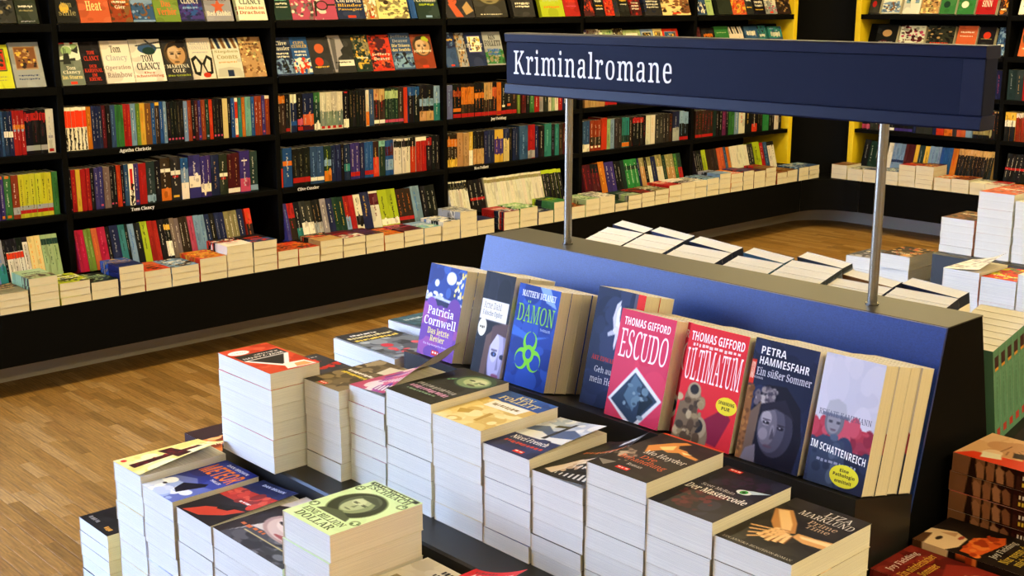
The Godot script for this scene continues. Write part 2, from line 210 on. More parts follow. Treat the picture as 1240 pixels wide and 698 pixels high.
func unseen_ceiling_lamp(x, z, sx, sz, energy, label):  # a panel out of view that gives warm light from above
	var t = thing("unseen_ceiling_light", label, "light", Vector3(x, 3.1, z), 0, "unseen ceiling light panels")
	var b := MB.new()
	b.box(Vector3(-sx / 2 - 0.03, -0.05, -sz / 2 - 0.03), Vector3(sx / 2 + 0.03, 0.0, sz / 2 + 0.03))
	part("housing", b, mats.white_paint, t)
	b = MB.new()
	b.box(Vector3(-sx / 2, -0.056, -sz / 2), Vector3(sx / 2, -0.05, sz / 2))
	part("diffuser", b, mats.lamp_glow, t)
	var l := AreaLight3D.new()
	l.name = "unseen_lamp_light"
	l.area_size = Vector2(sx, sz)
	l.light_energy = energy
	l.light_color = WARM
	l.shadow_enabled = true
	l.area_range = 14.0
	l.area_attenuation = 2.0
	l.position = Vector3(0, -0.075, 0)
	l.rotation = Vector3(-PI / 2, 0, 0)
	t.add_child(l)

# ---------------------------------------------------------------- mesh helpers
class MB:
	var v := PackedVector3Array()
	var n := PackedVector3Array()
	var u := PackedVector2Array()
	var ix := PackedInt32Array()
	func quad(a, b, c, d, uv = Rect2(0, 0, 1, 1)):      # clockwise from the top-left corner as seen from the front
		var k := v.size()
		var nn: Vector3 = (c - a).cross(b - a)
		if nn.length_squared() < 1e-14: nn = (d - a).cross(c - a)
		nn = nn.normalized()
		for p in [a, b, c, d]:
			v.append(p); n.append(nn)
		u.append(uv.position); u.append(Vector2(uv.end.x, uv.position.y)); u.append(uv.end); u.append(Vector2(uv.position.x, uv.end.y))
		for i in [0, 1, 2, 0, 2, 3]: ix.append(k + i)
	func quad_uv(a, b, c, d, ua, ub, uc, ud):
		quad(a, b, c, d)
		var k := v.size() - 4
		u[k] = ua; u[k + 1] = ub; u[k + 2] = uc; u[k + 3] = ud
	func box(p: Vector3, q: Vector3, uv = Rect2(0, 0, 1, 1), skip = ""):
		if not "t" in skip: quad(Vector3(p.x, q.y, p.z), Vector3(q.x, q.y, p.z), Vector3(q.x, q.y, q.z), Vector3(p.x, q.y, q.z), uv)
		if not "b" in skip: quad(Vector3(p.x, p.y, q.z), Vector3(q.x, p.y, q.z), Vector3(q.x, p.y, p.z), Vector3(p.x, p.y, p.z), uv)
		if not "f" in skip: quad(Vector3(p.x, q.y, q.z), Vector3(q.x, q.y, q.z), Vector3(q.x, p.y, q.z), Vector3(p.x, p.y, q.z), uv)
		if not "k" in skip: quad(Vector3(q.x, q.y, p.z), Vector3(p.x, q.y, p.z), Vector3(p.x, p.y, p.z), Vector3(q.x, p.y, p.z), uv)
		if not "l" in skip: quad(Vector3(p.x, q.y, p.z), Vector3(p.x, q.y, q.z), Vector3(p.x, p.y, q.z), Vector3(p.x, p.y, p.z), uv)
		if not "r" in skip: quad(Vector3(q.x, q.y, q.z), Vector3(q.x, q.y, p.z), Vector3(q.x, p.y, p.z), Vector3(q.x, p.y, q.z), uv)
	func slab(p: Vector3, q: Vector3, e := 0.003):      # a box with chamfered edges
		var c := (p + q) / 2
		var h := (q - p) / 2
		e = minf(e, minf(h.x, minf(h.y, h.z)) * 0.9)
		var f := func(a: Vector3, s: Vector3): return c + Vector3(a.x * (h.x - e * s.x), a.y * (h.y - e * s.y), a.z * (h.z - e * s.z))
		var X := Vector3(0, 1, 1)
		var Y := Vector3(1, 0, 1)
		var Z := Vector3(1, 1, 0)
		for s in [-1.0, 1.0]:
			face([f.call(Vector3(s, 1, -s), X), f.call(Vector3(s, 1, s), X), f.call(Vector3(s, -1, s), X), f.call(Vector3(s, -1, -s), X)], Vector3(s, 0, 0))
			face([f.call(Vector3(-1, s, -s), Y), f.call(Vector3(1, s, -s), Y), f.call(Vector3(1, s, s), Y), f.call(Vector3(-1, s, s), Y)], Vector3(0, s, 0))
			face([f.call(Vector3(-s, 1, s), Z), f.call(Vector3(s, 1, s), Z), f.call(Vector3(s, -1, s), Z), f.call(Vector3(-s, -1, s), Z)], Vector3(0, 0, s))
			for t in [-1.0, 1.0]:
				face([f.call(Vector3(s, t, -1), X), f.call(Vector3(s, t, 1), X), f.call(Vector3(s, t, 1), Y), f.call(Vector3(s, t, -1), Y)], Vector3(s, t, 0))
				face([f.call(Vector3(-1, s, t), Y), f.call(Vector3(1, s, t), Y), f.call(Vector3(1, s, t), Z), f.call(Vector3(-1, s, t), Z)], Vector3(0, s, t))
				face([f.call(Vector3(s, -1, t), X), f.call(Vector3(s, 1, t), X), f.call(Vector3(s, 1, t), Z), f.call(Vector3(s, -1, t), Z)], Vector3(s, 0, t))
				for w in [-1.0, 1.0]:
					var a := Vector3(s, t, w)
					face([f.call(a, X), f.call(a, Y), f.call(a, Z)], a)
	func face(pts: Array, nn: Vector3):                 # a convex polygon that faces nn
		nn = nn.normalized()
		var k := v.size()
		var m: Vector3 = (pts[2] - pts[0]).cross(pts[1] - pts[0])
		if m.dot(nn) < 0: pts.reverse()
		for p in pts:
			v.append(p); n.append(nn)
			u.append(Vector2(p.x + p.z, p.y + p.z))
		for i in range(1, pts.size() - 1):
			ix.append(k); ix.append(k + i); ix.append(k + i + 1)
	func prism_z(prof: Array, z0: float, z1: float):     # profile of (x, y) points swept along z
		var c := Vector2.ZERO
		for p in prof: c += p / prof.size()
		for i in prof.size():
			var p: Vector2 = prof[i]
			var q: Vector2 = prof[(i + 1) % prof.size()]
			var nn := Vector2(q.y - p.y, p.x - q.x)
			if nn.dot((p + q) / 2 - c) < 0: nn = -nn
			face([Vector3(p.x, p.y, z0), Vector3(q.x, q.y, z0), Vector3(q.x, q.y, z1), Vector3(p.x, p.y, z1)], Vector3(nn.x, nn.y, 0))
		for z in [z0, z1]:
			var pts := []
			for p in prof: pts.append(Vector3(p.x, p.y, z))
			face(pts, Vector3(0, 0, signf(z - (z0 + z1) / 2)))
	func wall_strip(path: Array, y0: float, y1: float):  # upright ribbon along a ground path, smooth
		var nrm := []
		for i in path.size():
			var a: Vector2 = path[maxi(i - 1, 0)]
			var b: Vector2 = path[mini(i + 1, path.size() - 1)]
			var d := (b - a).normalized()
			nrm.append(Vector3(-d.y, 0, d.x))
		for i in path.size() - 1:
			var k := v.size()
			for j in [i, i + 1]:
				v.append(Vector3(path[j].x, y1, path[j].y)); n.append(nrm[j]); u.append(Vector2(j, 0))
				v.append(Vector3(path[j].x, y0, path[j].y)); n.append(nrm[j]); u.append(Vector2(j, 1))
			for q in [0, 2, 3, 0, 3, 1]: ix.append(k + q)
	func rod(a: Vector3, b: Vector3, r: float, sides := 20):
		var d := (b - a).normalized()
		var s := d.cross(Vector3.RIGHT if absf(d.x) < 0.8 else Vector3.UP).normalized()
		var t := d.cross(s)
		for i in sides:
			var k := v.size()
			for j in [i, i + 1]:
				var w: float = TAU * j / sides
				var o: Vector3 = s * cos(w) + t * sin(w)
				for p in [a, b]:
					v.append(p + o * r); n.append(o); u.append(Vector2(float(j) / sides * 4.0, 0.0 if p == a else 1.0))
			for q in [0, 1, 3, 0, 3, 2]: ix.append(k + q)
		for e in [[a, -d], [b, d]]:
			var pts := []
			for i in sides:
				var w := TAU * i / sides
				pts.append(e[0] + (s * cos(w) + t * sin(w)) * r)
			face(pts, e[1])
	func done() -> ArrayMesh:
		var m := ArrayMesh.new()
		var arr := []
		arr.resize(Mesh.ARRAY_MAX)
		arr[Mesh.ARRAY_VERTEX] = v
		arr[Mesh.ARRAY_NORMAL] = n
		arr[Mesh.ARRAY_TEX_UV] = u
		arr[Mesh.ARRAY_INDEX] = ix
		m.add_surface_from_arrays(Mesh.PRIMITIVE_TRIANGLES, arr)
		return m

func numbered(called: String) -> String:
	taken[called] = taken.get(called, -1) + 1
	return called if taken[called] == 0 else "%s_%03d" % [called, taken[called]]
func thing(called, label, category, at = Vector3.ZERO, turn = 0.0, group = "", kind = "") -> Node3D:
	var o := Node3D.new()
	o.name = numbered(called)
	o.position = at
	o.rotation.y = turn
	add_child(o)
	tag(o, label, category, group, kind)
	return o
func tag(o, label, category, group = "", kind = ""):
	o.set_meta("label", label)
	if category: o.set_meta("category", category)
	if group: o.set_meta("group", group)
	if kind: o.set_meta("kind", kind)
func part(called, b, m, parent, label = "") -> MeshInstance3D:
	var o := MeshInstance3D.new()
	o.name = called
	o.mesh = b.done() if b is MB else b
	o.material_override = m
	parent.add_child(o, true)
	if label: o.set_meta("label", label)
	return o
func solid(called, b, m, label, kind = "structure", category = "") -> MeshInstance3D:
	var o = part(numbered(called), b, m, self)
	tag(o, label, category if category else called.split("_")[0], "", kind)
	return o
func nth(i: int) -> String:
	var ones := ["", "first", "second", "third", "fourth", "fifth", "sixth", "seventh", "eighth", "ninth", "tenth", "eleventh", "twelfth", "thirteenth", "fourteenth", "fifteenth", "sixteenth", "seventeenth", "eighteenth", "nineteenth"]
	var tens := ["", "", "twenty", "thirty", "forty", "fifty", "sixty"]
	if i < 20: return ones[i]
	if i % 10 == 0: return tens[i / 10].trim_suffix("y") + "ieth"
	return tens[i / 10] + "-" + ones[i % 10]

# ---------------------------------------------------------------- materials
func paint(c: String, rough := 0.6, metal := 0.0, spec := 0.5) -> StandardMaterial3D:
	var m := StandardMaterial3D.new()
	m.albedo_color = Color(c)
	m.roughness = rough
	m.metallic = metal
	m.metallic_specular = spec
	return m
func tex(im: Image) -> ImageTexture:
	return ImageTexture.create_from_image(im)
func speckle(size: int, lo: float, hi: float, stretch: int, s: int) -> Image:
	var r := RandomNumberGenerator.new()
	r.seed = s
	var im := Image.create(size, size, false, Image.FORMAT_RGB8)
	for y in size:
		var x := 0
		while x < size:
			var w := r.randi_range(1, stretch)
			var g := r.randf_range(lo, hi)
			im.fill_rect(Rect2i(x, y, w, 1), Color(g, g, g))
			x += w
	return im
func make_materials():
	mats.black = paint("0d0d0d", 0.55, 0.0, 0.12)
	mats.black.albedo_texture = tex(speckle(128, 0.9, 1.0, 6, 3))
	mats.black.uv1_triplanar = true
	mats.black.uv1_scale = Vector3.ONE * 3.0
	mats.laminate = paint("1a1918", 0.42, 0.0, 0.5)
	mats.laminate.albedo_texture = tex(speckle(256, 0.82, 1.0, 3, 5))
	mats.laminate.uv1_triplanar = true
	mats.laminate.uv1_scale = Vector3.ONE * 4.0
	mats.navy = paint("223e8c", 0.4, 0.0, 0.42)
	mats.navy.albedo_texture = mats.laminate.albedo_texture
	mats.navy.uv1_triplanar = true
	mats.navy.uv1_scale = Vector3.ONE * 4.0
	mats.sign_navy = paint("141a32", 0.6, 0.0, 0.2)
	mats.sign_rail = paint("121834", 0.4, 0.0, 0.25)
	mats.letter = paint("f0f0f4", 0.5)
	mats.yellow = paint("f0d01c", 0.5)
	mats.steel = paint("96938c", 0.26, 0.95)
	var brushed := speckle(64, 0.94, 1.0, 60, 11)
	mats.steel.albedo_texture = tex(brushed)
	mats.steel.uv1_scale = Vector3(3, 6, 1)
	mats.kick = paint("b5ad9c", 0.5, 0.15)
	mats.white_paint = paint("e9e5da", 0.8)
	mats.wall_paint = paint("dcd6c8", 0.85)
	mats.lamp_glow = paint("ffffff", 0.6)
	mats.lamp_glow.emission_enabled = true
	mats.lamp_glow.emission = WARM
	mats.lamp_glow.emission_energy_multiplier = 3.0
	var glass := paint("dfe8ee", 0.02)
	glass.transparency = BaseMaterial3D.TRANSPARENCY_ALPHA
	glass.albedo_color.a = 0.08
	mats.glass = glass
	mats.joint = paint("3a2816", 0.8)
	# page edges: fine lines of paper, one tone for cheap creamy stock and one for whiter stock
	for k in 2:
		var im := Image.create(32, 256, false, Image.FORMAT_RGB8)
		var r := RandomNumberGenerator.new()
		r.seed = 20 + k
		for y in 256:
			var g := r.randf_range(0.86, 1.0)
			im.fill_rect(Rect2i(0, y, 32, 1), Color(g, g, g * r.randf_range(0.97, 1.0)))
			if r.randf() < 0.3: im.fill_rect(Rect2i(r.randi_range(0, 16), y, r.randi_range(3, 15), 1), Color(g * 0.93, g * 0.93, g * 0.92))
		var m := paint(["e9e1cc", "f0ede4"][k], 0.85)
		m.albedo_texture = tex(im)
		mats["pages%d" % k] = m
	# oak strips: one grain, several tones
	var grain := Image.create(128, 512, false, Image.FORMAT_RGB8)
	var fn := FastNoiseLite.new()
	fn.seed = 4
	fn.frequency = 0.05
	var fn2 := FastNoiseLite.new()
	fn2.seed = 9
	fn2.frequency = 0.4
	for y in 512:
		for x in 128:
			var g := 0.86 + 0.14 * fn.get_noise_2d(x * 1.6, y * 0.12) + 0.10 * fn2.get_noise_2d(x * 1.3, y * 0.05)
			g += 0.05 * sin(x * 0.5 + 6.0 * fn.get_noise_2d(x * 0.3, y * 0.1 + 400.0))
			grain.set_pixel(x, y, Color(clampf(g, 0, 1), clampf(g * 0.985, 0, 1), clampf(g * 0.95, 0, 1)))
	var gt := tex(grain)
	var tones := ["a27a3e", "9c743a", "9f773c", "aa844c", "8c6832", "a0783e", "b08a52", "966e36"]
	for i in tones.size():
		var m := paint(tones[i], 0.5, 0.0, 0.3)
		m.albedo_texture = gt
		mats["oak%d" % i] = m
	cover_image = Image.create(2048, 2048, false, Image.FORMAT_RGBA8)
	wall_image = Image.create(2048, 2048, false, Image.FORMAT_RGBA8)
	spine_image = Image.create(2048, 1024, false, Image.FORMAT_RGBA8)
	cover_image.fill(Color("d8d2c4"))
	wall_image.fill(Color("d8d2c4"))
	spine_image.fill(Color("e6decb"))
	for s in [["cover", 0.4], ["wallcover", 0.45], ["spine", 0.5]]:
		mats[s[0]] = paint("ffffff", s[1], 0.0, 0.18)
	for k in ["d", "D", "s", "S"]:
		var sf := SystemFont.new()
		sf.font_names = PackedStringArray(["Droid Sans" if k.to_lower() == "d" else "Droid Serif"])
		sf.font_weight = 700 if k in ["D", "S"] else 400
		fonts[k] = sf
func finish_pictures():
	mats.cover.albedo_texture = tex(cover_image)
	mats.wallcover.albedo_texture = tex(wall_image)
	mats.spine.albedo_texture = tex(spine_image)

# ---------------------------------------------------------------- printing on covers
func glyph(fk: String, ch: int) -> Array:
	var key := fk + str(ch)
	if glyphs.has(key): return glyphs[key]
	var ts := TextServerManager.get_primary_interface()
	var fr: RID = fonts[fk].get_rids()[0]
	var sz := Vector2i(48, 0)
	var gi := ts.font_get_glyph_index(fr, 48, ch, 0)
	ts.font_render_glyph(fr, sz, gi)
	var uv := ts.font_get_glyph_uv_rect(fr, sz, gi)
	var im: Image = null
	if uv.size.x > 0:
		var page := ts.font_get_texture_image(fr, sz, ts.font_get_glyph_texture_idx(fr, sz, gi))
		im = page.get_region(Rect2i(uv))
		im.convert(Image.FORMAT_LA8)
	glyphs[key] = [im, ts.font_get_glyph_offset(fr, sz, gi), ts.font_get_glyph_advance(fr, 48, gi).x]
	return glyphs[key]
func line_image(s: String, fk: String) -> Image:
	var x := 4.0
	var spots := []
	var top := 999.0
	var low := -999.0
	for ch in s:
		var g := glyph(fk, ch.unicode_at(0))
		if g[0]:
			spots.append([g[0], Vector2i(roundi(x + g[1].x), roundi(g[1].y))])
			top = minf(top, g[1].y)
			low = maxf(low, g[1].y + g[0].get_height())
		x += g[2]
	var im := Image.create(int(x) + 6, maxi(int(low - top), 1), false, Image.FORMAT_LA8)
	im.fill(Color(1, 1, 1, 0))
	for p in spots: im.blend_rect(p[0], Rect2i(Vector2i.ZERO, p[0].get_size()), p[1] - Vector2i(0, int(top)))
	return im.get_region(im.get_used_rect())
func T(s: String, x: float, y: float, w: float, h: float, c: String, fk := "S", slope := 0.0):
	if fresh: soften(4)
	var im := line_image(s, fk)
	var tw := maxi(int(w * cell.size.x), 2)
	var th := maxi(int(h * cell.size.y), 2)
	im.resize(tw, th, Image.INTERPOLATE_BILINEAR if tw > im.get_width() / 2 else Image.INTERPOLATE_TRILINEAR)
	var src := im.get_data()
	var col := Color(c)
	var out := PackedByteArray()
	out.resize(tw * th * 4)
	for i in tw * th:
		out[i * 4] = col.r8
		out[i * 4 + 1] = col.g8
		out[i * 4 + 2] = col.b8
		out[i * 4 + 3] = src[i * 2 + 1]
	var ink := Image.create_from_data(tw, th, false, Image.FORMAT_RGBA8, out)
	var at := cell.position + Vector2i(int(x * cell.size.x), int(y * cell.size.y))
	if slope == 0.0:
		art.blend_rect(ink, Rect2i(0, 0, tw, th), at)
	else:
		for i in tw: art.blend_rect(ink, Rect2i(i, 0, 1, th), at + Vector2i(i, int(i * slope)))
func R(x: float, y: float, w: float, h: float, c: String):
	var r := Rect2i(cell.position + Vector2i(roundi(x * cell.size.x), roundi(y * cell.size.y)), Vector2i(maxi(roundi(w * cell.size.x), 1), maxi(roundi(h * cell.size.y), 1)))
	art.fill_rect(r.intersection(cell), Color(c))
func E(cx: float, cy: float, rx: float, ry: float, c: String):
	var X := cell.size.x
	var Y := cell.size.y
	for j in range(maxi(int((cy - ry) * Y), 0), mini(int((cy + ry) * Y) + 1, Y)):
		var t := (float(j) + 0.5) / Y
		var k := 1.0 - pow((t - cy) / ry, 2)
		if k <= 0: continue
		var w := rx * sqrt(k)
		var x0 := clampi(int((cx - w) * X), 0, X)
		var x1 := clampi(int((cx + w) * X) + 1, 0, X)
		if x1 > x0: art.fill_rect(Rect2i(cell.position.x + x0, cell.position.y + j, x1 - x0, 1), Color(c))
func P(pts: Array, c: String):
	var X := cell.size.x
	var Y := cell.size.y
	var n := pts.size() / 2
	var lo := 1.0
	var hi := 0.0
	for i in n:
		lo = minf(lo, pts[i * 2 + 1])
		hi = maxf(hi, pts[i * 2 + 1])
	for j in range(maxi(int(lo * Y), 0), mini(int(hi * Y) + 1, Y)):
		var t := (float(j) + 0.5) / Y
		var xs := []
		for i in n:
			var y0: float = pts[i * 2 + 1]
			var y1: float = pts[((i + 1) % n) * 2 + 1]
			if (y0 <= t) != (y1 <= t):
				xs.append(lerpf(pts[i * 2], pts[((i + 1) % n) * 2], (t - y0) / (y1 - y0)))
		xs.sort()
		for i in range(0, xs.size() - 1, 2):
			var x0 := clampi(int(xs[i] * X), 0, X)
			var x1 := clampi(int(xs[i + 1] * X) + 1, 0, X)
			if x1 > x0: art.fill_rect(Rect2i(cell.position.x + x0, cell.position.y + j, x1 - x0, 1), Color(c))
func blobs(n: int, x: float, y: float, w: float, h: float, size: float, cols: Array):
	for i in n:
		var s := size * rng.randf_range(0.4, 1.3)
		E(x + rng.randf() * w, y + rng.randf() * h, s, s * rng.randf_range(0.3, 0.9), cols[rng.randi() % cols.size()])
func strokes(x: float, y: float, w: float, h: float, c: String):   # a line of print too small to read
	if fresh: soften(4)
	var at := x
	while at < x + w:
		var k := rng.randf_range(0.02, 0.07)
		R(at, y + rng.randf_range(0, 0.2) * h, minf(k, x + w - at), h * rng.randf_range(0.7, 1.0), c)
		at += k + rng.randf_range(0.012, 0.03)
func head(cx: float, cy: float, s: float, skin: String, dark: String, hair: String):
	E(cx, cy - s * 0.12, s * 0.95, s * 0.85, hair)
	E(cx, cy, s * 0.66, s * 0.72, skin)
	P([cx - s * 0.7, cy - s * 0.2, cx - s * 0.1, cy - s * 0.75, cx + s * 0.7, cy - s * 0.3, cx + s * 0.75, cy - s * 0.8, cx - s * 0.7, cy - s * 0.85], hair)
	for k in [-1.0, 1.0]:
		E(cx + k * s * 0.28, cy - s * 0.04, s * 0.15, s * 0.05, dark)
		R(cx + k * s * 0.28 - s * 0.18, cy - s * 0.18, s * 0.36, s * 0.04, dark)
	P([cx, cy - s * 0.05, cx + s * 0.1, cy + s * 0.22, cx - s * 0.08, cy + s * 0.22], dark)
	E(cx, cy + s * 0.42, s * 0.2, s * 0.06, dark)
func hand(cx: float, cy: float, s: float, skin: String, dark: String, dir: float):
	E(cx, cy, s * 0.42, s * 0.36, skin)
	for i in 5:
		var a := dir + (i - 2) * 0.32
		var l: float = s * [0.75, 1.0, 1.1, 1.0, 0.8][i]
		var d := Vector2(cos(a), sin(a) * 0.66)
		var o := Vector2(-d.y, d.x) * s * 0.085
		var p := Vector2(cx, cy)
		var q: Vector2 = p + d * l
		P([p.x + o.x, p.y + o.y, q.x + o.x * 0.7, q.y + o.y * 0.7, q.x - o.x * 0.7, q.y - o.y * 0.7, p.x - o.x, p.y - o.y], skin)
		P([p.x + o.x, p.y + o.y, q.x + o.x * 0.7, q.y + o.y * 0.7, q.x + o.x * 0.4, q.y + o.y * 0.4, p.x + o.x * 0.6, p.y + o.y * 0.6], dark)
func page(called: String, base: String):
	var i := big_cells.size()
	art = cover_image
	cell = Rect2i((i % 8) * 256, (i / 8) * 400, 256, 384)
	big_cells[called] = cell
	R(0, 0, 1, 1, base)
	fresh = true
func soften(f: int):                                  # printed photographs have no hard outlines
	var r := art.get_region(cell)
	var d := 2
	while d <= f:
		r.resize(cell.size.x / d, cell.size.y / d, Image.INTERPOLATE_BILINEAR)
		d *= 2
	while d > 1:
		d /= 2
		r.resize(cell.size.x / d, cell.size.y / d, Image.INTERPOLATE_CUBIC)
	art.blit_rect(r, Rect2i(Vector2i.ZERO, cell.size), cell.position)
	fresh = false
func red_tag(x: float, y: float):
	R(x, y, 0.2, 0.055, "d8201c")
	strokes(x + 0.02, y + 0.012, 0.16, 0.022, "f6e8e0")

func print_big_covers():
	page("night", "74409a")
	R(0, 0, 1, 0.42, "27408c")
	blobs(26, 0, 0.02, 1, 0.3, 0.12, ["2c4a98", "22367c", "3a5cae", "24408e"])
	E(0.62, 0.12, 0.13, 0.07, "e8eefc"); E(0.62, 0.12, 0.07, 0.04, "ffffff"); E(0.25, 0.2, 0.06, 0.04, "dfe6f6")
	for i in 22: E(0.9 + rng.randf_range(-0.14, 0.1), 0.16 + rng.randf_range(-0.12, 0.16), 0.02, 0.02, ["fff0a8", "f4d860", "ffffff"][i % 3])
	blobs(16, 0.0, 0.3, 0.5, 0.08, 0.05, ["dfe4f2", "f4f2e8", "b8c0dc"]); P([0, 0.37, 0.3, 0.34, 1, 0.37, 1, 0.43, 0, 0.43], "c8cce0")
	P([0.0, 0.4, 0.3, 0.37, 1, 0.4, 1, 0.44, 0, 0.44], "1c2248")
	blobs(24, 0, 0.46, 1, 0.52, 0.2, ["7a46a4", "6c3c96", "8450ac", "9a4e9c"])
	T("Patricia", 0.12, 0.45, 0.72, 0.1, "fdf6fa"); T("Cornwell", 0.06, 0.56, 0.88, 0.1, "fdf6fa")
	T("Das letzte", 0.2, 0.68, 0.6, 0.075, "f4e27a"); T("Revier", 0.3, 0.76, 0.4, 0.07, "f4e27a")
	T("Ein Kay-Scarpetta-Roman", 0.14, 0.855, 0.7, 0.03, "f4eef8", "s"); red_tag(0.4, 0.92)
	page("pale_woman", "1a1a22")
	blobs(14, 0, 0, 1, 0.3, 0.2, ["20202a", "17171e", "262632"])
	P([0.3, 1, 0.36, 0.66, 0.56, 0.5, 0.9, 0.46, 1, 0.52, 1, 1], "4c3a3a"); E(0.8, 0.8, 0.3, 0.3, "8e88ac"); E(0.74, 0.78, 0.22, 0.26, "b8b2d4"); E(0.68, 0.72, 0.14, 0.14, "d6d0ea"); P([0.5, 0.52, 1, 0.46, 1, 0.6, 0.7, 0.58, 0.5, 0.72], "5c4444")
	E(0.68, 0.78, 0.09, 0.024, "2c2c48"); E(0.96, 0.79, 0.08, 0.024, "24243e"); E(0.69, 0.78, 0.03, 0.016, "5470b0"); R(0.58, 0.735, 0.2, 0.012, "4a4058"); P([0.82, 0.78, 0.88, 0.92, 0.8, 0.93], "8a84ac"); E(0.82, 0.985, 0.12, 0.02, "8a5070"); P([0.34, 0.62, 0.52, 0.56, 0.48, 1, 0.3, 1], "6a5048")
	R(0.02, 0.27, 0.9, 0.2, "f2efe4"); T("Arne Dahl", 0.1, 0.29, 0.6, 0.07, "8a7e6a", "s"); T("Falsche Opfer", 0.1, 0.38, 0.66, 0.06, "4a443c", "s")
	E(0.16, 0.55, 0.14, 0.09, "ece6cc"); strokes(0.08, 0.535, 0.16, 0.025, "6a6450")
	page("biohazard", "2447a4")
	blobs(40, 0, 0, 1, 1, 0.18, ["2a50b0", "1f3e96", "2c58bc", "1c3888"])
	P([0.5, 0, 0.75, 0, 0.95, 0.18, 0.7, 0.14], "86a8e0"); P([0.0, 0.42, 0.5, 0.5, 0.9, 0.46, 0.5, 0.54, 0.0, 0.52], "3c6ccc")
	T("MATTHEW DELANEY", 0.1, 0.06, 0.82, 0.06, "ffffff"); T("DÄMON", 0.06, 0.15, 0.88, 0.22, "86d038", "s"); T("THRILLER", 0.66, 0.4, 0.24, 0.025, "dfe8f6", "d")
	for k in 3:
		var a := -PI / 2 + k * TAU / 3
		E(0.48 + cos(a) * 0.17, 0.67 + sin(a) * 0.115, 0.16, 0.107, "7ed42c")
		E(0.48 + cos(a) * 0.21, 0.67 + sin(a) * 0.14, 0.115, 0.077, "2549a6")
		P([0.48 + cos(a) * 0.2 - 0.05 * sin(a), 0.67 + sin(a) * 0.135 + 0.033 * cos(a), 0.48 + cos(a) * 0.2 + 0.05 * sin(a), 0.67 + sin(a) * 0.135 - 0.033 * cos(a), 0.48 + cos(a) * 0.4, 0.67 + sin(a) * 0.27], "2549a6")
	E(0.48, 0.67, 0.13, 0.09, "7ed42c"); E(0.48, 0.67, 0.07, 0.047, "2549a6")
	page("bird", "2b3550")
	blobs(30, 0, 0, 1, 1, 0.2, ["2e3956", "28314a", "323e5e"])
	R(0.84, 0, 0.16, 1, "d8281e"); R(0.78, 0, 0.06, 1, "58566a")
	P([0.46, 0.34, 0.4, 0.24, 0.44, 0.12, 0.52, 0.08, 0.5, 0.18, 0.56, 0.28, 0.62, 0.33], "d4d8e2"); P([0.48, 0.3, 0.47, 0.18, 0.53, 0.12, 0.54, 0.24, 0.6, 0.32], "f2f4f6"); E(0.54, 0.34, 0.1, 0.035, "e6e8ee"); P([0.42, 0.34, 0.34, 0.37, 0.36, 0.4, 0.5, 0.37], "c4c8d4"); P([0.5, 0.36, 0.5, 0.46, 0.53, 0.5, 0.57, 0.37], "dadde6"); E(0.64, 0.31, 0.035, 0.022, "f4f4f6"); P([0.66, 0.305, 0.72, 0.315, 0.66, 0.325], "b0a890")
	T("ÅKE EDWARDSON", 0.1, 0.57, 0.72, 0.045, "d03428"); T("Geh aus,", 0.2, 0.66, 0.44, 0.065, "f2f0ea", "s"); T("mein Herz", 0.14, 0.74, 0.56, 0.06, "f2f0ea", "s"); R(0.6, 0.93, 0.08, 0.05, "e8e8ec")
	page("diamond", "dc3c5e")
	blobs(18, 0, 0.4, 1, 0.6, 0.22, ["e04464", "d63858", "d84060"])
	P([0.02, 0.84, 0.44, 0.5, 0.98, 0.74, 0.54, 1.08], "eef0f4"); P([0.08, 0.84, 0.44, 0.55, 0.9, 0.75, 0.53, 1.02], "34465c"); P([0.44, 0.56, 0.6, 0.64, 0.5, 0.9, 0.3, 0.78], "5a7890"); P([0.6, 0.68, 0.84, 0.76, 0.6, 0.94], "24323e")
	blobs(14, 0.24, 0.64, 0.5, 0.3, 0.05, ["6e8ca0", "40566a", "8aa4b4"])
	T("THOMAS GIFFORD", 0.08, 0.07, 0.84, 0.075, "ffffff", "D"); T("ESCUDO", 0.06, 0.17, 0.88, 0.27, "ffffff", "s")
	page("binoculars", "e12c34")
	P([0.5, 0.78, 0.8, 0.64, 0.92, 0.72, 0.76, 0.98, 0.5, 0.96], "8a1c3a")
	for k in [[0.26, 0.56, 0.14], [0.4, 0.86, 0.2]]:
		E(k[0], k[1] + 0.08, k[2], k[2] * 0.8, "8a7458"); E(k[0], k[1], k[2] * 0.8, k[2] * 0.5, "b09a78"); E(k[0], k[1] - 0.01, k[2] * 0.5, k[2] * 0.3, "2e2a28")
	P([0.05, 0.68, 0.3, 0.62, 0.44, 0.84, 0.3, 1, 0, 1], "7e684c"); blobs(30, 0.02, 0.62, 0.4, 0.36, 0.05, ["a08860", "5a4630", "c0a880", "4a3c2c"])
	T("THOMAS GIFFORD", 0.05, 0.06, 0.9, 0.08, "ffffff", "D"); strokes(0.1, 0.155, 0.8, 0.03, "f6d8d0"); T("ULTIMATUM", 0.03, 0.2, 0.94, 0.28, "fff4f0", "s")
	E(0.82, 0.62, 0.17, 0.075, "f2e030"); T("SPANNUNG", 0.69, 0.585, 0.26, 0.03, "3a3210", "D"); T("PUR", 0.75, 0.63, 0.14, 0.03, "3a3210", "D")
	page("dark_girl", "232842")
	blobs(36, 0, 0, 1, 1, 0.2, ["262c48", "20253c", "2a3050"])
	R(0, 0.18, 0.08, 0.2, "d8341c"); P([0, 0.4, 0.1, 0.38, 0.14, 1, 0, 1], "8a5a30"); blobs(30, 0, 0.4, 0.1, 0.6, 0.03, ["a8703a", "6a4424"])
